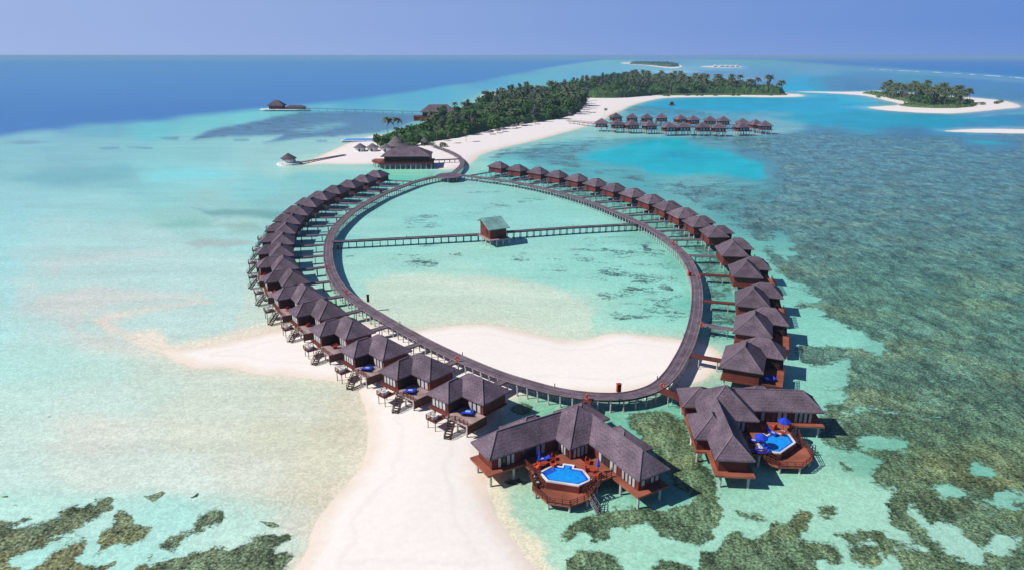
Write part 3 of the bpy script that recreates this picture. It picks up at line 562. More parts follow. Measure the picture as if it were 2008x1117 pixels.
# ---------------------------------------------------------------- water villas (local x = away from the ring, y = towards the camera side)
def windows(root, mir, x, y, z, n, w, h, gap, axis, face, mats=('frame', 'curtain')):
    """n tall glazed panels side by side; face = +1/-1 which way they look along the other axis"""
    for k in range(n):
        c = (k-(n-1)/2)*(w+gap); f = MB(); g = MB(); e = .05*face; e2 = .09*face
        if axis == 'y':
            f.box(min(x, x+e), max(x, x+e), y+c-w/2, y+c+w/2, z, z+h); g.box(min(x+e, x+e2), max(x+e, x+e2), y+c-w/2+.09, y+c+w/2-.09, z+.1, z+h-.1)
        else:
            f.box(x+c-w/2, x+c+w/2, min(y, y+e), max(y, y+e), z, z+h); g.box(x+c-w/2+.09, x+c+w/2-.09, min(y+e, y+e2), max(y+e, y+e2), z+.1, z+h-.1)
        fo = f.build('window', M[mats[0]], root, mir); g.build('pane', M[mats[1] if random.random() < .72 else 'glass'], fo, mir)
def railing(mb, pts, z, h=.95):
    for a, b in zip(pts[:-1], pts[1:]):
        L = math.dist(a, b); n = max(1, round(L/1.1))
        for k in range(n+1):
            t = k/n; x, y = a[0]+(b[0]-a[0])*t, a[1]+(b[1]-a[1])*t; mb.bar((x, y, z), (x, y, z+h), .09)
        for q in (h, h*.66, h*.33): mb.bar((a[0], a[1], z+q), (b[0], b[1], z+q), .07)
    return mb
def posts(root, mir, pts, z, r=.16, mat='post', ft=True):
    for x, y in pts:
        MB().cyl(x, y, -.8, z, r, n=7).build('post', M[mat], root, mir)
def stairs(mb, a, b, z0, z1, w, n=8):
    ax, ay = a; bx, by = b; L = math.dist(a, b); dx, dy = (bx-ax)/L, (by-ay)/L; nx, ny = -dy, dx
    for k in range(n):
        t = (k+.5)/n; z = z0+(z1-z0)*t; x, y = ax+(bx-ax)*t, ay+(by-ay)*t
        mb.bar((x-nx*w/2, y-ny*w/2, z), (x+nx*w/2, y+ny*w/2, z), .3, .07)
    for s in (-1, 1):
        ox, oy = nx*w/2*s, ny*w/2*s; mb.bar((ax+ox, ay+oy, z0-.1), (bx+ox, by+oy, z1-.1), .09, .25)
        for q in (.9, .45): mb.bar((ax+ox, ay+oy, z0+q), (bx+ox, by+oy, z1+q), .07)
        for k in range(4):
            t = k/3; x, y, z = ax+ox+(bx-ax)*t, ay+oy+(by-ay)*t, z0+(z1-z0)*t; mb.bar((x, y, z), (x, y, z+.9), .08)
def water_villa(mir, big=False, pale=True):
    r = empty('water_villa')
    LA, WA, LB, YB, ez = (10.4, 2.75, 7.0, 7.65, 4.85) if not big else (11.2, 3.1, 7.9, 11.2, 5.0)
    hB = 2.45 if not big else 3.2; hA = 2.05 if not big else 2.6; i = .7
    rf = MB(); cap = MB()
    e = rf.hip(2.6, LA, -WA, WA, ez, hA); ridgecaps(cap, 2.6, LA, -WA, WA, ez, hA, *e)
    yb = -WA+.15 if not big else .6
    e = rf.hip(0, LB, yb, YB, ez+.02, hB); ridgecaps(cap, 0, LB, yb, YB, ez+.02, hB, *e)
    ro = rf.build('roof', M['roof'], r, mir); cap.build('ridge_cap', M['ridge'], ro, mir)
    MB().box(i, LB-i, yb+i, YB-i, D0, ez-.17).build('wall', M['wallred'], r, mir)
    MB().box(LB-i+.002, LA-i, -WA+i, WA-i, D0, ez-.17).build('wall', M['wall'], r, mir)
    MB().box(i-.25, LB-i+.003, yb+i-.25, YB-i+.2, D0-.3, D0-.002).box(LB-i+.003, LA-.1, -WA+i-.3, WA-i+.3, D0-.3, D0-.002).build('floor_slab', M['wallred'], r, mir)
    tx0, tx1, ty0, ty1 = LB-i+.006, LA+.3, WA-i+.31, YB-.1 if not big else YB-1.2
    MB().box(tx0, tx1, ty0, ty1, D0-.22, D0-.01).build('terrace', M['paledeck'] if pale else M['deck'], r, mir)
    MB().box(tx0, tx1, ty1+.003, ty1+.16, D0-1.5, D0+.05).build('skirt_panel', M['wall'], r, mir)
    windows(r, mir, LB-i, (WA+YB)/2-.2, D0+.08, 4 if big else 3, .85, 2.0, .18, 'y', 1)
    windows(r, mir, (LB+LA)/2-.5, WA-i, D0+.08, 3, .8, 2.0, .12, 'x', 1, ('frame', 'frame'))
    windows(r, mir, LA-i, -.2, D0+.2, 4, .75, 1.9, .1, 'y', 1)
    d = MB().box(i-.05, i, -.45+.9, .45+.9, D0+.01, D0+2.05).build('door', M['frame'], r, mir)
    rl = MB(); railing(rl, [(tx1-.06, ty1), (tx1-.06, ty0+2.4)], D0); railing(rl, [(tx1-.06, ty0+.9), (tx1-.06, ty0+.1)], D0)
    rl.build('railing', M['rail'], r, mir)
    if big:
        railing(MB(), [(tx1-.06, ty0), (tx1-.06, ty1)], D0).build('railing', M['rail'], r, mir)
        posts(r, mir, [(i+.4, yb+i+.5), (LB-1.1, yb+i+.5), (i+.4, YB-i-.4), (LB-1.1, YB-i-.4), (i+.4, (yb+YB)/2), (LB-1.1, (yb+YB)/2), (LA-1, -WA+i+.3), (tx1-.3, ty1-.4), ((tx0+tx1)/2, ty1-.4), (tx1-.3, (ty0+ty1)/2), (tx1-.3, ty0+.2)], D0-.22)
        return r, (tx0, tx1, ty0, ty1)
    # bathing platform with white tub beyond the outer wing, and steps down to the water
    px0, px1, py0, py1 = LA+.32, LA+2.6, ty0-2.3, ty0-.1
    pf = MB().box(px0, px1, py0, py1, D0-.5, D0-.35).build('bathing_platform', M['rail'], r, mir)
    railing(MB(), [(px0+.1, py0), (px1, py0), (px1, py1)], D0-.35, .8).build('railing', M['rail'], pf, mir)
    cx, cy = (px0+px1)/2+.2, (py0+py1)/2
    tub = MB()
    hx = [(cx+.66*math.cos(a), cy+.48*math.sin(a)) for a in np.linspace(0, 2*math.pi, 13)[:-1]]; hi = [(cx+.52*math.cos(a), cy+.36*math.sin(a)) for a in np.linspace(0, 2*math.pi, 13)[:-1]]
    tub.ringprism(hx, hi, D0-.34, D0+.35).prism(hi, D0-.33, D0-.1); tub.build('bathtub', M['white'], r, mir)
    st = MB(); sx = LA+.34; stairs(st, (sx, ty0+1.6), (sx+2.5, ty0+3.0), D0-.1, .15, 1.1); st.build('stairs', M['frame'], r, mir)
    pts = [(i+.4, yb+i+.5), (LB-1.1, yb+i+.5), (i+.4, YB-i-.4), (LB-1.1, YB-i-.4), (i+.4, (yb+YB)/2), (LB-1.1, (yb+YB)/2), (LA-1, -WA+i+.3), (LA-1, WA-i-.1), (tx1-.3, ty1-.4), ((tx0+tx1)/2, ty1-.4), (tx1-.3, (ty0+ty1)/2)]
    posts(r, mir, pts, D0-.22)
    posts(r, mir, [(px1-.2, py0+.2), (px1-.2, py1-.2), (px0+.3, py0+.2)], D0-.5, .08, 'darkpost')
    return r, (tx0, tx1, ty0, ty1)
ORD = ['first', 'second', 'third', 'fourth', 'fifth', 'sixth', 'seventh', 'eighth', 'ninth', 'tenth', 'eleventh', 'twelfth', 'thirteenth', 'fourteenth', 'fifteenth', 'sixteenth', 'seventeenth', 'eighteenth', 'nineteenth', 'twentieth']
LV = [(946,742),(844,701),(760,664),(692,628),(642,593),(600,563),(574,533),(556.5,506),(550,482),(553,460),(559,440),(571,422),(588,405.6),(608,390),(631.5,377),(659,365.5),(688,354.6),(715,344.6),(740,335.5)]
RV = [(982,318.6),(1019.7,324),(1060,329.5),(1097,336),(1135,343),(1171,352.2),(1207,361.5),(1244,372),(1278.6,384),(1311,397),(1340,411),(1371.5,427),(1404,446),(1439,475),(1465,513),(1478.5,566),(1478.5,616.5),(1458.7,679)]
def sunbed(w, loc, rz, label, group='blue sunbeds on the villa decks', two=False):
    t = empty('sunbed', loc, rz); tag(t, label, 'sunbed', group)
    MB().box(-.95, .95, -w/2, w/2, .2, .28).build('frame', M['frame'], t)
    for a in (-.8, .8):
        for b in (-w/2+.1, w/2-.1): MB().box(a-.05, a+.05, b-.05, b+.05, 0, .2).build('leg', M['frame'], t)
    MB().box(-.93, .45, -w/2+.03, w/2-.03, .283, .42).build('mattress', M['blue'], t)
    m = MB(); m.bar((.47, 0, .36), (1.05, 0, .72), w-.06, .13); m.build('backrest', M['blue'], t)
    MB().box(-.5, .1, -w/4, w/5, .423, .445).build('towel', M['towel'], t)
    return t
def orient(tx, ty, mir):
    """v = tangent towards the camera side; u = outward. returns rotation so that local x=u"""
    if not mir: ux, uy = ty, -tx      # left: u x v = +1  -> u = rotate v by -90
    else: ux, uy = -ty, tx
    return ux, uy
villas = []
P1, T1 = water_villa(False); P2, T2 = water_villa(True); P3, T3 = water_villa(True, True, False)
used = set()
def place_row(pts, mir, side):
    ap = []
    for k, p in enumerate(pts):
        big = mir and k >= 13
        ap.append(G(p[0], p[1], (7.3 if not big else 8.2)))
    for k in range(len(ap)):
        big = mir and k >= 13
        a = np.array(ap[max(k-1, 0)]); b = np.array(ap[min(k+1, len(ap)-1)]); v = (b-a) if mir else (a-b)
        v /= np.linalg.norm(v); u = np.array(orient(v[0], v[1], mir))
        proto, T = (P1, T1) if not mir else ((P3, T3) if big else (P2, T2))
        YB, hw = (7.65, 3.5) if not big else (11.2, 3.95)
        org = np.array(ap[k])-hw*u-(YB-hw)*v
        o = proto if proto.name not in used else copy_tree(proto); used.add(proto.name)
        o.location = (org[0], org[1], 0); o.rotation_euler = (0, 0, math.atan2(u[1], u[0])+random.uniform(-.025, .025))
        n = k if not mir else len(ap)-1-k
        if side == 'left': lab = f"stilt villa, {ORD[n]} up the ring's left arc counting from the front pool villa"
        else: lab = f"{'large ' if big else ''}stilt villa, {ORD[n]} up the ring's right arc counting from the right pool villa"
        tag(o, lab, 'villa', 'stilt villas round the ring walkway')
        villas.append((o, org, u, v, side, n, T, big, mir))
place_row(LV, False, 'left'); place_row(RV, True, 'right')
# footbridges from the ring to every villa door
rp = ring; rt = tang(rp, True)
def footbridge(A, B, z, label, mat='board', w=1.35, group='footbridges from the ring to the villas'):
    A = np.array(A); B = np.array(B); L = np.linalg.norm(B-A); d = (B-A)/L
    t = empty('footbridge', (A[0], A[1], 0), math.atan2(d[1], d[0])); tag(t, label, 'footbridge', group)
    MB().box(0, L, -w/2, w/2, z-.17, z-.02).build('deck', M[mat], t)
    MB().box(0, L, -w/2-.05, -w/2+.08, z-.3, z+.06).box(0, L, w/2-.08, w/2+.05, z-.3, z+.06).build('kerb', M['board2' if mat == 'board' else 'rail'], t)
    n = max(1, int(L/3.2))
    for k in range(n):
        x = L*(k+.6)/n
        if x > L-.3: continue
        MB().cyl(x, -w/2+.15, -.8, z-.3, .1, n=6).cyl(x, w/2-.15, -.8, z-.3, .1, n=6).box(x-.1, x+.1, -w/2, w/2, z-.38, z-.303).build('post_pair', M['post' if mat != 'board' else 'darkpost'], t)
    return t
for o, org, u, v, side, n, T, big, mir in villas:
    e = org+u*.45+v*(.9 if not big else 2.2)
    rel = rp-e; al = rel@u; pr = rel@v; c = np.where((al < 0) & (al > -40), np.abs(pr), 1e9); q = rp[int(np.argmin(c))]
    # stop at the boardwalk edge
    d = q-e; L = np.linalg.norm(d); q = q-d/L*1.1
    if L > 3: footbridge(q, e, D0, f'narrow timber footbridge leading to the {ORD[n]} villa up the {side} arc of the ring', 'board' if not (mir and n < 4 and n != 1) else 'rail')
    if (side, n) in (('left', 0), ('left', 1), ('left', 2), ('right', 0)):
        pos = {('left', 0): (1.4, 2.3), ('left', 1): (2.6, 2.2), ('left', 2): (2.4, 2.0), ('right', 0): (1.7, 5.0)}[(side, n)]
        w2 = org+u*(T[0]+pos[0])+v*(T[2]+pos[1])
        sunbed(1.9, (w2[0], w2[1], D0-.01), math.atan2(u[1], u[0])+.5, f'bright blue double sunbed on the deck of the {ORD[n]} villa up the {side} arc')

# ---------------------------------------------------------------- the two pool villas (local X, Y along the two wings, corner block at the middle)
def pool_villa():
    r = empty('pool_villa'); ez = 4.85; rf = MB(); cap = MB()
    def hp(x0, x1, y0, y1, z, h): e = rf.hip(x0, x1, y0, y1, z, h, .2); ridgecaps(cap, x0, x1, y0, y1, z, h, *e, w=.18)
    hp(0.02, 9.3, 0.02, 9.3, ez+.02, 3.9)
    hp(0, 5.7, 3.0, 20.6, ez, 2.5); hp(3.0, 20.9, 0, 5.7, ez, 2.5)
    hp(-1.9, 4.4, 7.4, 15.0, ez-.25, 2.45); hp(7.4, 15.0, -1.9, 4.4, ez-.25, 2.45)
    hp(-2.0, 4.6, -2.0, 4.6, ez-.4, 2.2)
    ro = rf.build('roof', M['roof'], r); cap.build('ridge_cap', M['ridge'], ro)
    MB().prism([(.8, .8), (20.0, .8), (20.0, 4.9), (8.5, 4.9), (8.5, 8.5), (4.9, 8.5), (4.9, 19.7), (.8, 19.7)], D0, ez-.19).build('wall', M['wallred'], r)
    MB().box(-1.3, .79, 8.0, 14.4, D0, ez-.44).box(8.0, 14.4, -1.3, .79, D0, ez-.44).box(-1.4, .78, -1.4, 4.0, D0, ez-.6).box(.785, 4.0, -1.4, .78, D0, ez-.6).build('annex_wall', M['wallred'], r)
    MB().prism([(-1.5, -1.5), (15, -1.5), (15, .2), (21.2, .2), (21.2, 5.9), (5.9, 5.9), (5.9, 20.9), (.2, 20.9), (.2, 15), (-1.5, 15)], D0-.3, D0-.003).build('floor_slab', M['deck'], r)
    S = lambda s, t: ((s+t)/math.sqrt(2), (s-t)/math.sqrt(2))
    pool_o = [S(16.5, -3.9), S(18.35, -2.3), S(18.35, 2.3), S(16.5, 3.9), S(14.2, 2.3), S(14.2, .85), S(13.4, .85), S(13.4, -.85), S(14.2, -.85), S(14.2, -2.3)]
    pool_i = [S(16.5, -3.5), S(18.05, -2.15), S(18.05, 2.15), S(16.5, 3.5), S(14.45, 2.15), S(14.45, .62), S(13.65, .62), S(13.65, -.62), S(14.45, -.62), S(14.45, -2.15)]
    # main deck: two halves beside the pool, meeting behind it
    dk = MB(); z0, z1 = D0-.28, D0-.006
    dk.prism([(5.905, 5.905), (5.905, 15.1), (8.7, 15.1), S(16.6, -4.3), S(14.2, -2.32), S(13.38, -.9), S(13.38, 0)], z0, z1)
    dk.prism([S(13.38, 0), S(13.38, .9), S(14.2, 2.32), S(16.6, 4.3), (15.1, 8.7), (15.1, 5.905), (5.905, 5.905)], z0, z1-.001)
    dk.build('deck', M['deck'], r)
    MB().ringprism(pool_o, pool_i, D0-1.25, D0+.14).build('pool_rim', M['white'], r)
    MB().prism([S(16.5, -3.97), S(18.42, -2.35), S(18.42, 2.35), S(16.5, 3.97), S(15.8, 3.4), S(15.8, -3.4)], D0-1.3, D0-.08).build('pool_wall', M['wallred'], r)
    w = MB().prism(pool_i, D0-.07, D0+.02).build('pool_water', M['pool'], r)
    MB().prism([S(16.4, 3.3), S(17.0, 2.75), S(15.3, 1.4), S(14.7, 2.0)], D0+.021, D0+.032).prism([S(14.5, -.5), S(14.5, -.2), S(13.75, -.2), S(13.75, -.5)], D0+.021, D0+.032).ringprism(pool_i, [S(16.5, -3.05), S(17.75, -1.95), S(17.75, 1.95), S(16.5, 3.05), S(14.75, 1.95), S(14.75, .5), S(13.8, .5), S(13.8, -.5), S(14.75, -.5), S(14.75, -1.95)], D0+.021, D0+.03).build('pool_ledge', M['pooldark'], w)
    low = [S(18.45, -2.4), S(16.9, -4.6), S(19.2, -4.2), S(21.6, -1.6), S(21.6, 1.6), S(19.2, 4.2), S(16.9, 4.6), S(18.45, 2.4)]
    MB().prism(low, D0-1.35, D0-1.12).build('lower_deck', M['deck'], r)
    rl = MB(); railing(rl, low[1:7], D0-1.12, .9); railing(rl, [(5.9, 15.05), (8.7, 15.05), (9.3, 14.5)], D0, .9); railing(rl, [(15.05, 5.9), (15.05, 8.7), (14.5, 9.3)], D0, .9); rl.build('railing', M['rail'], r)
    st = MB(); stairs(st, S(16.9, -4.75), S(18.6, -3.3), D0, D0-1.1, 1.0, 5); st.build('stairs', M['rail'], r)
    st = MB(); stairs(st, S(16.9, 4.75), S(18.6, 3.3), D0, D0-1.1, 1.0, 5); st.build('stairs', M['rail'], r)
    ld = MB(); stairs(ld, S(19.4, -4.3), S(20.3, -5.6), D0-1.25, -.1, .7, 6); ld.build('water_ladder', M['darkpost'], r)
    for k in (-1, 1):
        f = (lambda x, y: (x, y)) if k < 0 else (lambda x, y: (y, x))
        ax = 'y' if k < 0 else 'x'
        def wn(x, y, n, w_, g, a, face=1, mats=('frame', 'curtain'), h=2.0, zz=.05):
            X_, Y_ = f(x, y); windows(r, False, X_, Y_, D0+zz, n, w_, h, g, (a if k < 0 else {'x': 'y', 'y': 'x'}[a]), face, mats)
        wn(4.9, 17.6, 4, .62, .14, 'y'); wn(4.9, 12.9, 5, .75, .14, 'y'); wn(6.7, 8.5, 4, .62, .1, 'x'); wn(2.85, 19.7, 4, .7, .15, 'x', 1, ('frame', 'curtain'), 1.5, .55)
    pts = [(1.2, 1.2), (1.2, 8), (1.2, 14), (1.2, 20.2), (5.2, 20.2), (5.3, 16.5), (5.3, 11.5), (8, 1.2), (14, 1.2), (20.4, 1.2), (20.4, 5.2), (16.5, 5.3), (11.5, 5.3), (8.2, 14.6), (14.6, 8.2), (8.5, 8.5), (-1, 9), (-1, 14), (9, -1), (14, -1), (-1, -1), (5, 5)]
    posts(r, False, pts, D0-.28, .2)
    posts(r, False, [S(19.2, -3.7), S(21.2, -1.5), S(21.2, 1.5), S(19.2, 3.7), S(17.6, -3.0), S(17.6, 3.0)], D0-1.35, .18)
    # balcony edge beam all round
    return r
PV = pool_villa(); PV2 = copy_tree(PV)
def place_pv(o, corner, a, label):
    a = np.array(a, float); a /= np.linalg.norm(a); b = np.array((-a[1], a[0])); org = np.array(corner)-9.3*a-9.3*b
    o.location = (org[0], org[1], 0); o.rotation_euler = (0, 0, math.atan2(a[1], a[0])); tag(o, label, 'villa', 'big villas with hexagonal pools')
    return org, b, a
F1 = place_pv(PV, (8.5, 87.9), (-.86, -.51), 'big V-shaped villa in front of the ring, blue hexagonal pool on its sunlit red deck')
F2 = place_pv(PV2, (39.4, 96.1), (-.075, -1.0), 'big V-shaped villa right of the ring with blue parasols and loungers round its pool')
def at(Fr, X, Y, z): o = Fr[0]+Fr[1]*X+Fr[2]*Y; return (o[0], o[1], z)
def rot(Fr, a=0): return math.atan2(Fr[1][1], Fr[1][0])+a
def armchair(loc, rz, label):
    t = empty('deck_chair', loc, rz); tag(t, label, 'chair', 'red chairs on the pool villa decks')
    MB().box(-.35, .35, -.35, .35, .3, .45).build('seat', M['orange'], t); MB().box(-.4, -.28, -.36, .36, .3, .95).build('backrest', M['redwood'], t)
    for s in (-1, 1): MB().box(-.36, .36, s*.36-.05, s*.36+.05, 0, .62).build('arm', M['redwood'], t)
def table(loc, label, r_=.5):
    t = empty('deck_table', loc); tag(t, label, 'table', 'low tables on the pool villa decks'); MB().cyl(0, 0, .62, .7, r_, n=14).build('table_top', M['redwood'], t); MB().cyl(0, 0, .0, .62, .07).cyl(0, 0, 0, .05, .28).build('base', M['redwood'], t)
    return t
def parasol(loc, label, open_=True):
    t = empty('parasol', loc); tag(t, label, 'parasol', 'blue parasols on the pool villa decks')
    MB().cyl(0, 0, 0, 2.6, .04).build('pole', M['rail'], t); MB().cyl(0, 0, 0, .12, .3).build('base', M['white'], t)
    if open_:
        m = MB(); n = 8; R_ = 1.05; vs = [(R_*math.cos(k*math.pi/4), R_*math.sin(k*math.pi/4), 1.95) for k in range(8)]+[(0, 0, 2.65)]+[(R_*math.cos(k*math.pi/4), R_*math.sin(k*math.pi/4), 1.8) for k in range(8)]+[(0, 0, 2.55)]
        m.add(vs, [(k, (k+1) % 8, 8) for k in range(8)]+[((k+1) % 8, k, 9+k, 9+(k+1) % 8) for k in range(8)]+[(9+(k+1) % 8, 9+k, 17) for k in range(8)]); m.build('canopy', M['blue'], t)
    else: MB().cyl(0, 0, 1.1, 2.5, .26, .05, n=8).build('canopy', M['blue'], t)
zD = D0-.003
A = F1
parasol(at(A, 7.2, 13.2, zD), 'folded blue parasol on the left terrace of the front pool villa', False)
parasol(at(A, 13.3, 7.0, zD), 'folded blue parasol on the right terrace of the front pool villa', False)
table(at(A, 7.9, 12.8, zD), 'round red table on the left terrace of the front pool villa'); table(at(A, 13.0, 7.7, zD), 'round red table on the right terrace of the front pool villa')
sunbed(.8, at(A, 6.6, 12.2, zD), rot(A, 1.2), 'blue lounger beside the folded parasol on the front pool villa left terrace', 'blue loungers at the pool villas')
armchair(at(A, 7.2, 10.6, zD), rot(A, .9), 'red chair nearest the corner block on the front pool villa left terrace')
armchair(at(A, 7.9, 14.0, zD), rot(A, -1.2), 'red chair by the left railing of the front pool villa')
armchair(at(A, 8.6, 11.6, zD), rot(A, .3), 'red chair nearest the pool on the front pool villa left terrace')
armchair(at(A, 10.6, 6.8, zD), rot(A, .7), 'red chair nearest the corner block on the front pool villa right terrace')
armchair(at(A, 12.0, 8.2, zD), rot(A, 1.6), 'red chair nearest the pool on the front pool villa right terrace')
armchair(at(A, 14.2, 7.6, zD), rot(A, 3.2), 'red chair by the right railing of the front pool villa')
A = F2
parasol(at(A, 8.6, 13.2, zD), 'open blue parasol by the near wing of the right pool villa')
parasol(at(A, 13.6, 8.0, zD), 'open blue parasol by the far wing of the right pool villa')
sunbed(.75, at(A, 8.2, 11.6, zD), rot(A, -.2), 'blue lounger at the corner of the right pool villa deck', 'blue loungers at the pool villas')
sunbed(1.3, at(A, 8.4, 14.6, zD), rot(A, .1), 'wide blue lounger beside the parasol near wing, right pool villa', 'blue loungers at the pool villas')
sunbed(.75, at(A, 7.0, 14.4, zD), rot(A, .1), 'blue lounger half under the near wing eave of the right pool villa', 'blue loungers at the pool villas')
sunbed(.8, at(A, 11.6, 8.9, zD), rot(A, 2.2), 'blue lounger between the red chairs of the right pool villa', 'blue loungers at the pool villas')
armchair(at(A, 10.5, 7.6, zD), rot(A, .4), 'red chair left of the lounger by the far wing of the right pool villa')
armchair(at(A, 12.3, 7.2, zD), rot(A, 2.2), 'red chair under the far parasol of the right pool villa')
table(at(A, 13.0, 9.3, zD), 'low red table near the pool of the right pool villa', .4)
footbridge(G(1152, 779, D0), G(1146, 800, D0), D0, 'short red-brown footbridge from the ring to the front pool villa', 'rail', 1.6)
footbridge(G(1296, 763, D0), G(1362, 790, D0), D0, 'red-brown footbridge from the ring to the right pool villa', 'rail', 1.6)

for o, org, u, v, side, n, T, big, mir in villas:
    if (side == 'left' and 2 < n < 9) or (side == 'right' and 0 < n < 5):
        w2 = org+u*(T[0]+random.uniform(1.5, 3))+v*(T[2]+random.uniform(1.0, 3.5))
        armchair((w2[0], w2[1], D0-.01), random.uniform(0, 6), f'red-brown chair on the terrace of the {ORD[n]} villa up the {side} arc of the ring')
# ---------------------------------------------------------------- small things on the ring
def lifebuoy(px, py, label):
    x, y = G(px, py, D0); t = empty('lifebuoy_stand', (x, y, D0+.005)); tag(t, label, 'lifebuoy', 'orange lifebuoy stands along the ring')
    MB().box(-.06, .06, -.06, .06, 0, 1.15).box(-.3, .3, -.3, .3, 0, .08).build('stand', M['redwood'], t)
    m = MB(); vs = []; n = 14; q = 6
    for a in range(n):
        for b in range(q):
            A_, B_ = 2*math.pi*a/n, 2*math.pi*b/q; rr = .36+.1*math.cos(B_); vs.append((rr*math.cos(A_), -.16+.1*math.sin(B_), .8+rr*math.sin(A_)))
    m.add(vs, [(a*q+b, ((a+1) % n)*q+b, ((a+1) % n)*q+(b+1) % q, a*q+(b+1) % q) for a in range(n) for b in range(q)]); m.build('buoy_ring', M['orange'], t)
for k, (px, py, w) in enumerate([(1152, 783, 'at the front pool villa footbridge'), (1298, 761, 'at the right pool villa footbridge'), (1376, 640, 'above the sandy gap on the right arc'), (896, 708, 'by the second villa footbridge on the left arc'), (679, 577, 'on the upper left arc beside the sea'), (641, 527, 'where the left arc bends nearest the villas'), (1370, 546, 'on the right arc by the large villas'), (1226, 415, 'far up the right arc between two villas'), (1320, 480, 'on the right arc above the cross walkway')]):
    lifebuoy(px, py, 'orange lifebuoy on a short stand '+w)
def cabinet(px, py, mat, label, w=.75, h=1.5):
    x, y = G(px, py, D0); t = empty('wooden_cabinet', (x, y, D0+.005), .2); tag(t, label, 'cabinet', 'wooden cabinets at the inner edge of the ring')
    MB().box(-w/2, w/2, -.3, .3, 0, h).build('body', M[mat], t); MB().box(-w/2-.06, w/2+.06, -.36, .36, h+.003, h+.09).build('lid', M[mat], t); MB().box(-w/2+.08, w/2-.08, -.33, -.303, .1, h-.1).build('door', M['rail'], t)
cabinet(1213, 767, 'redwood', 'tall red wooden cabinet at the front inner edge of the ring'); cabinet(722, 591, 'frame', 'dark narrow cabinet on the left inner edge of the ring', .6, 1.7)
cabinet(663, 489, 'frame', 'small dark cabinet above the left end of the cross walkway', .9, 1.2); cabinet(1352, 541, 'redwood', 'small reddish cabinet on the inner edge of the right arc', .8, 1.0); cabinet(747, 379, 'frame', 'small dark cabinet on the far upper left of the ring', .9, 1.3)

# ---------------------------------------------------------------- central pavilion
t = empty('pavilion', (-7.2, 218.5, 0), math.atan2(.47, .88)); tag(t, 'red timber pavilion with a sloping green roof at the middle of the ring', 'pavilion')
MB().box(0, 6.0, 0, 7.4, D0+.001, 5.6).build('wall', M['wallred'], t)
m = MB(); m.add([(-.9, -.9, 5.9), (6.9, -.9, 5.9), (6.9, 5.6, 8.5), (-.9, 5.6, 8.5), (-.9, 8.3, 7.2), (6.9, 8.3, 7.2), (-.9, -.9, 5.65), (6.9, -.9, 5.65), (6.9, 5.6, 8.25), (-.9, 5.6, 8.25), (-.9, 8.3, 6.95), (6.9, 8.3, 6.95)],
    [(0, 1, 2, 3), (7, 6, 9, 8), (6, 7, 1, 0), (9, 6, 0, 3), (7, 8, 2, 1), (8, 9, 10, 11), (9, 3, 4, 10), (8, 11, 5, 2), (11, 10, 4, 5)]); ro = m.build('roof', M['greenroof'], t)
m = MB(); m.add([(-.9, 5.61, 8.52), (6.9, 5.61, 8.52), (6.9, 8.32, 7.22), (-.9, 8.32, 7.22)], [(0, 1, 2, 3)]); m.build('back_slope', M['roof'], ro)
m = MB(); m.add([(0.02, 0, 5.6), (0.02, 7.4, 5.6), (.02, 7.4, 7.4), (.02, 5.6, 8.2), (.02, 0, 6.0)], [(0, 1, 2, 3, 4)]); m.add([(5.98, 0, 5.6), (5.98, 7.4, 5.6), (5.98, 7.4, 7.4), (5.98, 5.6, 8.2), (5.98, 0, 6.0)], [(4, 3, 2, 1, 0)]); m.build('gable', M['wallred'], t)
MB().box(-1.0, 6.8, -1.7, 8.6, D0-.3, D0-.003).build('platform', M['paledeck'], t)
MB().box(2.3, 3.2, -.06, -.002, D0+.1, D0+2.2).build('door', M['frame'], t); MB().box(-.06, -.002, 1.6, 3.0, D0+1.2, D0+2.6).build('window', M['frame'], t)
for x in (-.6, 1.8, 4.1, 6.4):
    for y in (-1.3, 2, 5, 8.2): MB().cyl(x, y, -.8, D0-.3, .16, n=7).build('post', M['post'], t)
# ---------------------------------------------------------------- buildings on and off the beach
def rect_from(px, py, z): return np.array(G(px, py, z))
def hut(name, cat, loc, rz, w, l, zf, ze, h, label, group=None, roof='roof', wall='wallred', stilts=True, over=.9, legs=None, copyfrom=None):
    t = empty(name, (loc[0], loc[1], 0), rz); tag(t, label, cat, group)
    rf = MB(); e = rf.hip(-w/2, w/2, -l/2, l/2, ze, h); ro = rf.build('roof', M[roof], t); c = MB(); ridgecaps(c, -w/2, w/2, -l/2, l/2, ze, h, *e, w=.22); c.build('ridge_cap', M['ridge'], ro)
    MB().box(-w/2+over, w/2-over, -l/2+over, l/2-over, zf, ze-.17).build('wall', M[wall], t)
    MB().box(-w/2+.3, w/2-.3, -l/2+.3, l/2-.3, zf-.35, zf-.003).build('floor_slab', M['deck'], t)
    windows(t, False, 0, -l/2+over, zf+.2, 3, w*.16, ze-zf-.9, w*.06, 'x', -1)
    if stilts:
        for x in np.linspace(-w/2+1, w/2-1, legs or 3):
            for y in np.linspace(-l/2+1, l/2-1, legs or 3): MB().cyl(x, y, -.8, zf-.35, .22, n=6).build('post', M['post'], t)
    return t
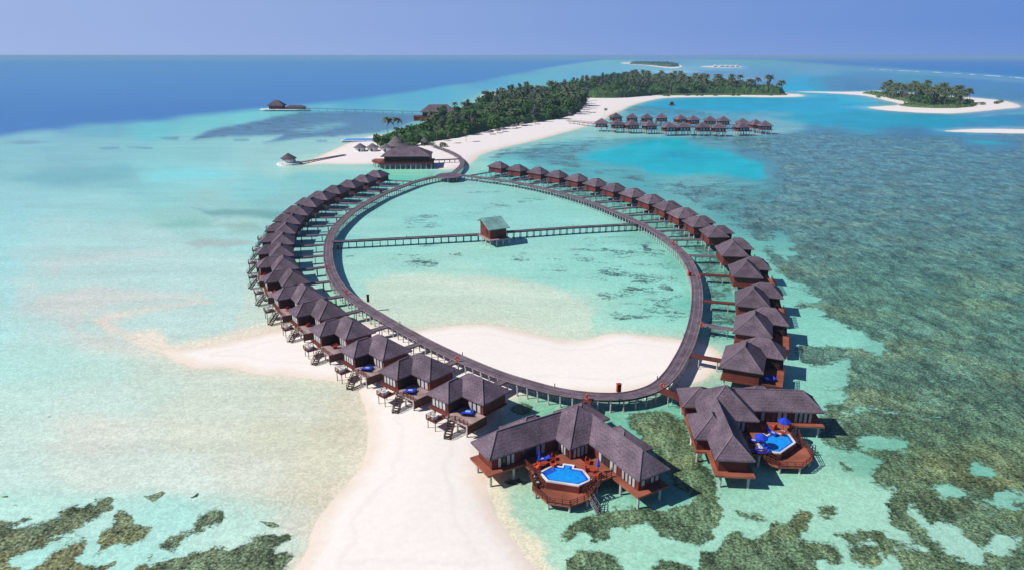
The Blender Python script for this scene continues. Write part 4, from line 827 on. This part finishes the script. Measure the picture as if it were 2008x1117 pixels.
# far stilt bungalows
BACK = [(1208,221),(1240,222),(1269,222.5),(1298,222.5),(1334.5,224.5),(1360,225.5),(1393,227),(1419,228),(1457,231),(1482,234),(1501,236.5)]
FRONT = [(1180,232),(1212,234),(1239,235),(1274,236),(1312.5,239),(1341,238.5),(1378.5,239),(1410,240),(1455,239)]
proto = None; grp = 'far bungalows on stilts in two rows'
for row, pts in (('back', BACK), ('front', FRONT)):
    for k, (px, py) in enumerate(pts):
        zt = 10.6; x, y = G(px, py, zt); lab = f'far brown stilt bungalow, {ORD[k]} from the beach in the {row} row by the turquoise lagoon'
        if proto is None: t = proto = hut('stilt_bungalow', 'bungalow', (x, y), .12, 10.8, 10.8, 3.9, 6.6, 4.0, lab, grp, over=1.2, wall='wall')
        else: t = copy_tree(proto); tag(t, lab)
        t.location = (x, y, 0); t.rotation_euler = (0, 0, random.uniform(-.1, .3)); t.scale = (1, 1, random.uniform(.97, 1.03)) if row == 'back' else (1.08, 1, 1)
def jetty(name, a, b, z, w, label, step=6, mat='board', rail=False):
    a = np.array(G(*a, z)); b = np.array(G(*b, z)); L = np.linalg.norm(b-a); d = (b-a)/L
    t = empty(name, (a[0], a[1], 0), math.atan2(d[1], d[0])); tag(t, label, 'jetty')
    MB().box(0, L, -w/2, w/2, z-.3, z).build('deck', M[mat], t)
    for x in np.arange(step/2, L, step): MB().cyl(x, -w/2+.2, -1, z-.3, .2, n=5).cyl(x, w/2-.2, -1, z-.3, .2, n=5).build('post_pair', M['post'], t)
    if rail:
        m = MB()
        for s in (-1, 1):
            m.bar((0, s*w/2, z+1), (L, s*w/2, z+1), .12)
            for x in np.arange(0, L, 4): m.bar((x, s*w/2, z), (x, s*w/2, z+1), .12)
        m.build('railing', M['rail'], t)
jetty('jetty', (1112,237), (1172,243), 3.0, 2.4, 'timber jetty from the beach to the far stilt bungalows', rail=True)
jetty('jetty', (1172,240), (1500,245.5), 3.0, 2.2, 'long walkway between the two rows of far stilt bungalows')
# restaurant on the beach edge
x, y = G(797, 319.5, 3.2)
t = empty('beach_restaurant', (x, y, 0), .03); tag(t, 'big hip-roofed restaurant on stilts at the near tip of the main island', 'restaurant')
rf = MB(); e = rf.hip(-14, 13.5, -1.2, 16.5, 6.9, 4.7, .3); ro = rf.build('roof', M['roof'], t); c = MB(); ridgecaps(c, -14, 13.5, -1.2, 16.5, 6.9, 4.7, *e, w=.35); c.build('ridge_cap', M['ridge'], ro)
MB().box(-12.3, 13, 0.4, 15, 3.2, 6.6).build('wall', M['wall'], t)
MB().box(-15, 14.5, -3, 17, 2.7, 3.19).build('deck', M['rail'], t)
MB().prism([(-15.005, -3.005), (-20.5, 7), (-20.5, 17), (-15.005, 17)], 2.7, 3.18).build('terrace', M['deck'], t)
m = MB(); railing(m, [(-20.4, 7.2), (-15, -2.9), (14.4, -2.9), (14.4, 4)], 3.2, 1.1); m.build('railing', M['rail'], t)
MB().box(-12, 12.7, .3, .397, 3.9, 6.2).build('window_band', M['frame'], t)
for k in range(11): MB().box(-12+k*2.45, -11.75+k*2.45, .15, .295, 3.2, 6.6).build('pillar', M['wallred'], t)
for x_ in np.linspace(-14.5, 14, 11): MB().cyl(x_, -2.5, -1, 2.7, .22, n=6).build('post', M['post'], t)
for x_, y_ in ((-19.6, 8), (-18, 3), (-19.8, 15), (13.6, 6), (13.6, 15), (0, 7), (-8, 7), (8, 7)): MB().cyl(x_, y_, -1, 2.7, .22, n=6).build('post', M['post'], t)
# tall thatched hall behind
x, y = G(779, 292, 1); t = empty('thatched_hall', (x, y, 0), .4); tag(t, 'tall steep thatched hall behind the beach restaurant, beside the trees', 'hall')
rf = MB().cyl(0, 2, 3.2, 5.2, 7.6, 4.6, n=12).cyl(0, 2, 5.2, 9.2, 4.9, .5, n=12); rf.build('roof', M['thatch'], t); MB().cyl(0, 2, .8, 3.2, 6.4, n=12).build('wall', M['wall'], t)
def thatch_hut(px, py, r_, label, white=True, name='thatched_hut', sc=1):
    x, y = G(px, py, .6); t = empty(name, (x, y, .5)); tag(t, label, 'hut', 'small thatched huts by the restaurant')
    MB().cyl(0, 0, 2.6*sc, 5.4*sc, r_, .15, n=12).build('roof', M['thatch'], t); MB().cyl(0, 0, 0, 2.6*sc, r_*.72, n=10).build('wall', M['white' if white else 'wall'], t)
    MB().box(-.5, .5, -r_*.72-.05, -r_*.66, .05, 2.1*sc).build('door', M['frame'], t)
thatch_hut(707, 297, 4.6, 'white round hut with grey thatch, furthest left on the beach by the restaurant')
thatch_hut(731, 297, 4.6, 'white round hut with grey thatch, middle of three left of the restaurant')
thatch_hut(757, 298, 4.6, 'white round hut with grey thatch closest to the restaurant roof')
thatch_hut(783, 265, 5.0, 'small pale hut showing above the trees behind the thatched hall')
thatch_hut(833, 285, 3.6, 'small thatched kiosk at the beach end of the curved boardwalk', False)
# swimming pool behind
x, y = G(716, 274, 1.0); t = empty('swimming_pool', (x, y, .9)); tag(t, 'long blue swimming pool on the beach behind the thatched huts', 'pool')
MB().box(-17, 17, -9, 9, -.2, .12).build('pool_rim', M['white'], t); MB().box(-15.5, 15.5, -7.5, 7.5, .121, .16).build('pool_water', M['pool'], t)
# gazebo at the tip
x, y = G(567, 322, 0); t = empty('gazebo', (x, y, 0)); t.scale = (.88, .88, .74); tag(t, 'small white gazebo with a conical grey roof on a round base off the beach tip', 'gazebo')
MB().cyl(0, 0, -.6, 1.3, 8.2, 7.6, n=24).build('base', M['white'], t); MB().cyl(0, 0, 1.3, 3.9, 3.9, n=12).build('wall', M['white'], t); MB().cyl(0, 0, 4.6, 8.6, 5.4, .2, n=14).build('roof', M['roof'], t)
for k in range(8): MB().cyl(4.4*math.cos(k*.785), 4.4*math.sin(k*.785), 1.3, 4.6, .22, n=6).build('pillar', M['white'], t)
jetty('jetty', (583,319), (676,303), 1.25, 2.6, 'straight grey causeway from the beach to the white gazebo', 5)
# over-water restaurant at the back left of the trees and the long pier
x, y = G(857, 225, 5); t = empty('overwater_restaurant', (x, y, 0), .1); t.scale = (.74, .8, .85); tag(t, 'large purple-brown roofed building above the water left of the tall trees', 'restaurant')
rf = MB(); e1 = rf.hip(-22, 26, -11, 13, 9.2, 8); rf.hip(-10, 9, -13.5, 9, 9.4, 6.2); ro = rf.build('roof', M['roof'], t)
MB().box(-19, 23, -9, 11, 4.6, 9).build('wall', M['wall'], t); MB().box(-31, 24, -13, 13, 4.0, 4.59).build('deck', M['wallred'], t); MB().box(-30.5, -6, -12.6, 8, -.5, 3.99).build('base', M['redwood'], t)
jetty('pier', (598,212), (824,219), 3.0, 2.6, 'very long low pier from the overwater building to the sea pavilion', 12)
x, y = G(546, 214, 2); t = empty('sea_pavilion', (x, y, 0)); t.scale = (.92, .92, .85); tag(t, 'two-roofed pavilion on a round deck at the sea end of the long pier', 'pavilion')
rf = MB(); rf.hip(-12, 8.5, -7, 9, 6.8, 7.2); rf.hip(8.6, 34, -6, 7, 4.6, 3.0); rf.build('roof', M['roof'], t); MB().box(-10, 6.5, -5, 7, 2.6, 6.6).build('wall', M['wallred'], t); MB().box(10, 32, -4.5, 5.5, 2.6, 4.4).build('side_wall', M['wall'], t)
MB().prism([(-22, -4), (-14, -10), (26, -10), (38, -6), (38, 6), (26, 10), (-14, 10), (-22, 4)], 1.7, 2.59).build('deck', M['white'], t)
for k in range(10): MB().cyl(-16+k*5.4, -9, -1, 1.7, .3, n=6).build('post', M['post'], t)
# swim platform and low hut in the lagoon, white houses on far sandbar
x, y = G(1317, 207, 0); t = empty('swim_platform', (x, y, 0)); tag(t, 'tiny dark platform hut floating in the turquoise lagoon', 'platform'); MB().box(-4, 4, -4, 4, -.3, .9).build('deck', M['board'], t); MB().box(-2, 2, -2, 2, .9, 3.4).build('wall', M['wall'], t); m = MB(); m.hip(-3, 3, -3, 3, 3.6, 2); m.build('roof', M['roof'], t)
for k, px in enumerate((1402, 1414, 1424, 1434, 1444)):
    x, y = G(px, 131.5, 1); hut('white_house', 'house', (x, y), .1*k, 26, 22, 1.2, 7, 5, f'tiny far white house on the hazy sandbar, {ORD[k]} from its left', 'tiny white houses on the far sandbar', 'white', 'white', False, 2)

# ---------------------------------------------------------------- trees
def leafcloud(rs, n, lobes, size):
    vs = []; fs = []
    for k in range(n):
        c, rad = lobes[rs.randint(len(lobes))]; d = rs.normal(size=3); d /= np.linalg.norm(d); q = rs.rand()**.33
        p = np.array(c)+d*np.array(rad)*(.55+.45*q); a = rs.normal(size=3); a /= np.linalg.norm(a); nrm = d*.9+a*.7+np.array((0, 0, .5)); nrm /= np.linalg.norm(nrm)
        u = np.cross(nrm, rs.normal(size=3)); u /= np.linalg.norm(u); w = np.cross(nrm, u); s = size*(.6+.8*rs.rand())
        i = len(vs); vs += [p-u*s-w*s*.5, p+u*s*.3-w*s*.7, p+u*s+w*s*.4, p-u*s*.2+w*s*.8]; fs.append((i, i+1, i+2, i+3))
    return vs, fs
def broad_tree(seed, hgt, rad, mat, slim=False):
    rs = np.random.RandomState(seed); t = empty('broadleaf_tree' if not slim else 'casuarina_tree')
    m = MB(); m.cyl(0, 0, -.5, hgt*.55, .38, .2, n=6)
    lobes = []
    nl = 9 if not slim else 7
    for k in range(nl):
        a = rs.rand()*6.28; r_ = rad*(.25+.45*rs.rand())*(0.55 if slim else 1); z = hgt*(.35+.45*rs.rand()) if not slim else hgt*(.3+.09*k)
        rr = rad*(.38+.2*rs.rand())*(.75 if slim else 1); lobes.append(((r_*math.cos(a), r_*math.sin(a), z), (rr, rr, rr*(.75 if not slim else 1.1))))
        m.bar((0, 0, hgt*.3), (r_*math.cos(a)*.9, r_*math.sin(a)*.9, z), .16)
    lobes.append(((0, 0, hgt*.62), (rad*.5, rad*.5, hgt*.3)))
    m.build('trunk', M['trunk'], t)
    vs, fs = leafcloud(rs, 620 if not slim else 480, lobes, .62 if not slim else .5); MB().add(vs, fs).build('crown', M[mat], t)
    return t
def palm_tree(seed, hgt):
    rs = np.random.RandomState(seed); t = empty('coconut_palm'); m = MB(); lean = rs.normal(size=2)*.7; pr = (0, 0, -.5)
    for k in range(1, 6):
        f = k/5; q = (lean[0]*f*f*2, lean[1]*f*f*2, hgt*f); m.bar(pr, q, .34-.14*f); pr = q
    m.build('trunk', M['palmtrunk'], t); m = MB(); n = 19
    for k in range(n):
        a = 2*math.pi*k/n+rs.rand()*.3; el = .9-1.25*((k*7) % n)/n+rs.normal()*.1; L = 4.2+rs.rand()*.9; ca, sa = math.cos(a), math.sin(a); pts = []
        for s in range(6):
            f = s/5; rr = L*f*math.cos(el*(1-f*.3)); z = hgt+L*(math.sin(el)*f-.62*f*f); pts.append((pr[0]+ca*rr, pr[1]+sa*rr, z, .12+1.0*math.sin(math.pi*min(1, f*.85+.12))))
        vs = []; fs = []
        for (x, y, z, w) in pts: vs += [(x-sa*w*.75, y+ca*w*.75, z-w*.45), (x, y, z), (x+sa*w*.75, y-ca*w*.75, z-w*.45)]
        for s in range(5):
            b = s*3; fs += [(b, b+1, b+4, b+3), (b+1, b+2, b+5, b+4)]
        m.add(vs, fs)
    m.build('crown', M['palm'], t); return t
PB = [broad_tree(10+k, 9.5+k % 3*1.5, 5.0+k % 2*.8, 'leaf') for k in range(4)]
PG = [broad_tree(30+k, 15+k*1.5, 4.6, 'leafgrey', True) for k in range(2)]
PP = [palm_tree(50+k, 11+k*1.4) for k in range(4)]
first = set()
def plant(protos, x, y, z, s, label, group, cat='tree'):
    p = protos[random.randrange(len(protos))]
    if p.name not in first: o = p; first.add(p.name)
    else: o = copy_tree(p)
    o.location = (x, y, z); o.rotation_euler = (0, 0, random.uniform(0, 6.28)); o.scale = (s*random.uniform(.9, 1.1), s*random.uniform(.9, 1.1), s*random.uniform(.85, 1.15)); tag(o, label, cat, group)
def scatter(poly, n, mind, seed):
    rs = np.random.RandomState(seed); w = np.array(poly); lo, hi = w.min(0), w.max(0); out = []; tries = 0
    while len(out) < n and tries < n*60:
        tries += 1; c = lo+(hi-lo)*rs.rand(2)
        if sdf(w, np.array([c[0]]), np.array([c[1]]))[0] < mind*.25: continue
        if out and np.min(np.hypot(*(np.array(out)-c).T)) < mind: continue
        out.append(c)
    return out
NEARW = W([(742,287),(765,276),(800,266),(830,252),(870,236),(900,222),(950,207),(990,194),(1030,188),(1080,186),(1130,188),(1150,200),(1140,214),(1128,226),(1080,238),(1020,247),(960,258),(910,271),(850,281),(820,284),(800,287),(770,288)])
FARW = W([(1100,182),(1140,174),(1165,166),(1200,160),(1250,160),(1300,166),(1340,170),(1420,174),(1500,180),(1530,184),(1528,187),(1440,186.5),(1360,187),(1290,188),(1230,193),(1190,194),(1140,193),(1110,190)])
ISW = W([(1722,187),(1745,186),(1800,190),(1860,195),(1906,203),(1904,210),(1860,213),(1810,211),(1785,205),(1750,198),(1728,192)])
g1 = 'trees in the dense grove on the near half of the main island'
for x, y in scatter(NEARW, 245, 6.3, 1):
    px, py = chart(x, y); f = (px-740)/400
    r_ = random.random(); q_ = 1+.3*min(1, max(0, (px-940)/90))
    if r_ < .22 and (860 < px < 1060): plant(PG, x, y, .4, q_*random.uniform(.85, 1.15), 'tall grey-green feathery tree in the grove on the near half of the main island', g1+', feathery')
    elif r_ < .46: plant(PP, x, y, .4, q_*random.uniform(.85, 1.15), 'coconut palm rising from the grove on the near half of the main island', g1+', palms', 'palm')
    else: plant(PB, x, y, .4, q_*random.uniform(.95, 1.4), 'leafy green tree in the dense grove on the near half of the main island', g1)
g2 = 'trees on the far half of the main island'
for x, y in scatter(FARW, 250, 8.5, 2):
    px, py = chart(x, y)
    if px > 1230 and random.random() < (.85 if px > 1330 else .5): plant(PP, x, y, .4, random.uniform(1.45, 1.85), 'coconut palm in the long row on the far spit of the main island', g2+', palms on the spit', 'palm')
    elif random.random() < .34: plant(PG, x, y, .4, random.uniform(1.3, 1.7), 'tall feathery tree on the rounded far half of the main island', g2+', feathery')
    else: plant(PB, x, y, .4, random.uniform(1.6, 2.2), 'leafy tree on the far half of the main island', g2)
for x, y in scatter(ISW, 26, 11.0, 13): plant(PB, x, y, .4, random.uniform(.8, 1.2), 'dark leafy tree among the palms of the right islet', 'leafy trees on the right islet')
for x, y in scatter(ISW, 115, 6.0, 3): plant(PP, x, y, .4, random.uniform(1.1, 1.5), 'coconut palm crowded on the small islet at the right', 'palms on the right islet', 'palm')
for (px, py, s, w) in [(914, 281, .62, 'alone on the white beach right of the curved boardwalk'), (881, 284, .55, 'small, at the beach edge below the grove'), (857, 279, .6, 'thin, nearest the kiosk at the boardwalk end'), (1186, 226, .5, 'alone on the sand by the far stilt bungalows'), (776, 268, .5, 'above the beach left of the grove, nearest the sea'), (829, 253, .6, 'dark, standing out left of the overwater building'), (797, 268, .55, 'between the thatched hall and the sea')]:
    x, y = G(px, py, 0); plant(PP, x, y, .5, s, 'coconut palm '+w, 'lone palms on the beach', 'palm')
for px, py in ((741,290),(748,288),(755,285),(764,282),(752,292),(770,280),(779,277),(788,274),(760,290),(806,288),(815,288)):
    x, y = G(px, py, 0); plant(PB, x, y, .4, .72, 'leafy green tree in the clump round the thatched hall', 'trees in the clump round the thatched hall')
ISF = W([(1235,126.0),(1265,124.5),(1310,126),(1330,130),(1310,132),(1280,128.5)])
for x, y in scatter(ISF, 22, 40, 6): plant(PB, x, y, .4, random.uniform(1.6, 2.2), 'tree on the far hazy wooded island', 'trees on the far hazy island')
def scrub(name, poly, step, h, mat, label, seed):
    w = smooth(poly, 3); x0, y0 = w.min(0); x1, y1 = w.max(0); X, Y = np.meshgrid(np.arange(x0, x1, step), np.arange(y0, y1, step)); sh = X.shape; X = X.ravel(); Y = Y.ravel()
    d = sdf(w, X, Y)+(fbm(X/9, Y/9, seed)-.5)*6; z = np.where(d > 0, h*(1-np.exp(-np.maximum(d, 0)/2.5))*(.45+1.0*fbm(X/4, Y/4, seed+1)), -.6)+.3
    idx = np.arange(len(X)).reshape(sh); q = np.stack([idx[:-1, :-1], idx[:-1, 1:], idx[1:, 1:], idx[1:, :-1]], -1).reshape(-1, 4); q = q[(d[q] > -step).any(1)]
    used = np.unique(q); mp = np.full(len(X), -1); mp[used] = np.arange(len(used)); q = mp[q]
    vs = [tuple(v) for v in np.stack([X, Y, z], 1)[used]]; fs = [tuple(f) for f in q]
    # leaf tufts over the mass
    rs = np.random.RandomState(seed); core = used[d[used] > 0]; m = MB(); m.add(vs, fs)
    pick = rs.choice(core, min(len(core), 9000)); n0 = len(m.v); a = rs.normal(size=(len(pick), 3)); b = rs.normal(size=(len(pick), 3)); a /= np.linalg.norm(a, axis=1)[:, None]; b = np.cross(a, b); b /= np.linalg.norm(b, axis=1)[:, None]
    p = np.stack([X[pick], Y[pick], z[pick]+.3], 1)+rs.normal(size=(len(pick), 3))*(step*.4, step*.4, .4); s = step*.35*(.5+rs.rand(len(pick)))[:, None]
    allv = np.stack([p-a*s, p-b*s*.6, p+a*s, p+b*s*.6], 1).reshape(-1, 3); m.v += [tuple(v) for v in allv]; m.f += [(n0+4*i, n0+4*i+1, n0+4*i+2, n0+4*i+3) for i in range(len(pick))]
    o = m.build(name, M[mat], None); tag(o, label, 'undergrowth', None, 'stuff')
scrub('undergrowth', NEARW, 2.2, 7.0, 'scrub', 'dense dark undergrowth below the trees of the near grove', 21)
scrub('undergrowth', FARW, 3.5, 11.0, 'scrub', 'dense undergrowth below the trees on the far half of the main island', 22)
scrub('undergrowth', W([(1690,184),(1725,184),(1800,190),(1905,202),(1906,211),(1850,214),(1790,212),(1765,208),(1785,204),(1760,197),(1715,188)]), 3.0, 3.2, 'scrubbright', 'bright green ground cover under the palms of the right islet', 23)
scrub('undergrowth', W([(1440,186),(1525,186.5),(1545,187),(1528,188.6),(1440,188.2),(1300,189),(1300,187.5)]), 3.0, 2.0, 'scrubbright', 'thin bright bushes along the back of the far spit beach', 24)
scrub('undergrowth', ISF, 14, 12, 'scrub', 'hazy green cover of the far wooded island', 25)
rsb = np.random.RandomState(4)
def bush(px, py, s, label, grp):
    x, y = G(px, py, 0); t = empty('bush', (x, y, .4)); tag(t, label, 'bush', grp); lb = [((rsb.normal()*.5*s, rsb.normal()*.5*s, s*.6), (s, s, s*.7)) for _ in range(3)]
    vs, fs = leafcloud(rsb, 160, lb, .35*s**.5); MB().add(vs, fs).build('foliage', M['scrubbright'], t)
for px, py in ((1303, 189.5), (1310, 190), (1346, 189), (1366, 189), (1376, 189.2), (1402, 189), (1436, 189), (1446, 189), (1512, 189)): bush(px, py, 2.6, 'small dark bush on the white sand of the far spit', 'small bushes on the far spit sand')
for px, py in ((1722, 192), (1775, 209), (1790, 210), (1812, 211), (1955, 205), (1962, 202), (1925, 207)): bush(px, py, 3, 'low bush on the sand of the right islet', 'low bushes on the right islet')
for px, py in ((870, 291), (812, 289), (840, 288), (806, 290)): bush(px, py, 2.6, 'low bush at the foot of the near grove by the boardwalk end', 'low bushes by the boardwalk end')
# beach shades along the near grove
for k, (px, py) in enumerate([(962, 262), (976, 259.5), (987, 257), (1006, 251), (1013, 249.5), (1024, 246), (1050, 242), (1117, 226)]):
    x, y = G(px, py+1.5, 1); t = empty('thatched_sunshelter', (x, y, .7)); tag(t, f'small thatched beach shade along the grove edge, {ORD[k]} from the left', 'sunshade', 'thatched shades on the main beach')
    MB().cyl(0, 0, 0, 2.3, .12, n=6).build('pole', M['palmtrunk'], t); MB().cyl(0, 0, 2.1, 4.2, 3.0, .1, n=10).build('canopy', M['thatch'], t)
# breaking surf on the outer reef and in front of it: foam is stuff
foam, nt, b = newmat('sea_foam'); b.inputs['Base Color'].default_value = (.8, .82, .84, 1); b.inputs['Roughness'].default_value = .9
m = MB(); pr = None
pts = smooth(W([(1700,136),(1760,139),(1850,143),(1930,148),(2008,154),(2100,162)]), 14, False)
for k in range(len(pts)-1):
    if random.random() < .55:
        a, b_ = pts[k], pts[k+1]; h = random.uniform(.5, 1.6); w_ = random.uniform(2, 6); m.bar((a[0], a[1], 0), (b_[0], b_[1], 0), w_, h)
tag(m.build('surf', foam), 'white line of surf breaking on the outer reef', 'surf', None, 'stuff')
# small boat with wake far left of centre
x, y = G(857, 125, 0); t = empty('motor_boat', (x, y, 0), .3); tag(t, 'tiny white motor boat far out on the open sea', 'boat')
m = MB(); m.add([(-9, -2.6, 1.8), (6, -2.6, 2), (12, 0, 2.6), (6, 2.6, 2), (-9, 2.6, 1.8), (-9, -2, -.3), (6, -1.8, -.3), (10, 0, -.1), (6, 1.8, -.3), (-9, 2, -.3)], [(0, 1, 2, 3, 4), (0, 5, 6, 1), (1, 6, 7, 2), (2, 7, 8, 3), (3, 8, 9, 4), (4, 9, 5, 0), (5, 9, 8, 7, 6)]); m.build('hull', M['white'], t); MB().box(-4, 3, -1.7, 1.7, 1.9, 4.4).build('cabin', M['white'], t)

# ---------------------------------------------------------------- air, sky, sun, camera
hz = MB().box(-30000, 30000, -3000, 30000, -1.2, 62).build('haze', None); tag(hz, None, None, None, 'stuff')
m = bpy.data.materials.new('haze_air'); m.use_nodes = True; nt = m.node_tree; nt.nodes.clear(); out = nt.nodes.new('ShaderNodeOutputMaterial'); pv = nt.nodes.new('ShaderNodeVolumePrincipled')
pv.inputs['Color'].default_value = (.44, .71, 1.0, 1); pv.inputs['Density'].default_value = 9e-5; nt.links.new(pv.outputs[0], out.inputs['Volume']); hz.data.materials.append(m)
SUN_AZ = (-.975, -.22); SUN_EL = R(43)
w = bpy.data.worlds.new('World'); SC.world = w; w.use_nodes = True; nt = w.node_tree; bg = nt.nodes['Background']
sk = nt.nodes.new('ShaderNodeTexSky'); sk.sky_type = 'NISHITA'; sk.sun_disc = False; sk.sun_elevation = SUN_EL; sk.sun_rotation = math.atan2(SUN_AZ[0], SUN_AZ[1])
sk.air_density = 1.0; sk.dust_density = .3; sk.ozone_density = 3.0; sk.altitude = 60
tc = nt.nodes.new('ShaderNodeTexCoord'); sx = nt.nodes.new('ShaderNodeSeparateXYZ'); nt.links.new(tc.outputs['Generated'], sx.inputs[0])
side = mrange(nt, sx.outputs[0], -.6, .6, 0, 1)
hor = mixc(nt, side, (5.3, 7.1, 11.9, 1), (2.0, 4.1, 9.9, 1)); zen = mixc(nt, side, (.8, 1.5, 3.6, 1), (.6, 1.2, 3.2, 1))
grad = mixc(nt, mrange(nt, sx.outputs[2], .06, .3, 0, 1), hor, zen)
pale = mixc(nt, mrange(nt, sx.outputs[2], 0, .035, .12, 0), grad, (6.8, 8.4, 12.4, 1)); grad = pale
skyc = mixc(nt, mrange(nt, sx.outputs[2], 0, .6, 1.0, .78), sk.outputs[0], grad)
nt.links.new(skyc, bg.inputs[0]); bg.inputs[1].default_value = .065
sl = bpy.data.lights.new('sun', 'SUN'); sl.energy = 5.0; sl.angle = R(.53); sl.color = (1, .95, .88); so = bpy.data.objects.new('sun', sl); C.objects.link(so)
from mathutils import Vector
so.rotation_euler = Vector((SUN_AZ[0]*math.cos(SUN_EL), SUN_AZ[1]*math.cos(SUN_EL), math.sin(SUN_EL))).to_track_quat('Z', 'Y').to_euler()
cam = bpy.data.cameras.new('camera'); cam.sensor_width = 36; cam.lens = F*36/2008; cam.clip_end = 60000; cam.clip_start = .5
co = bpy.data.objects.new('camera', cam); C.objects.link(co); co.location = (0, 0, H); co.rotation_euler = (math.pi/2-P, 0, 0); SC.camera = co
vs = SC.view_settings; vs.view_transform = 'Standard'; vs.look = 'None'; vs.exposure = 0; vs.gamma = 1; vs.use_curve_mapping = False
SC.cycles.use_denoising = True; SC.cycles.max_bounces = 5; SC.cycles.transparent_max_bounces = 8; SC.cycles.volume_bounces = 0
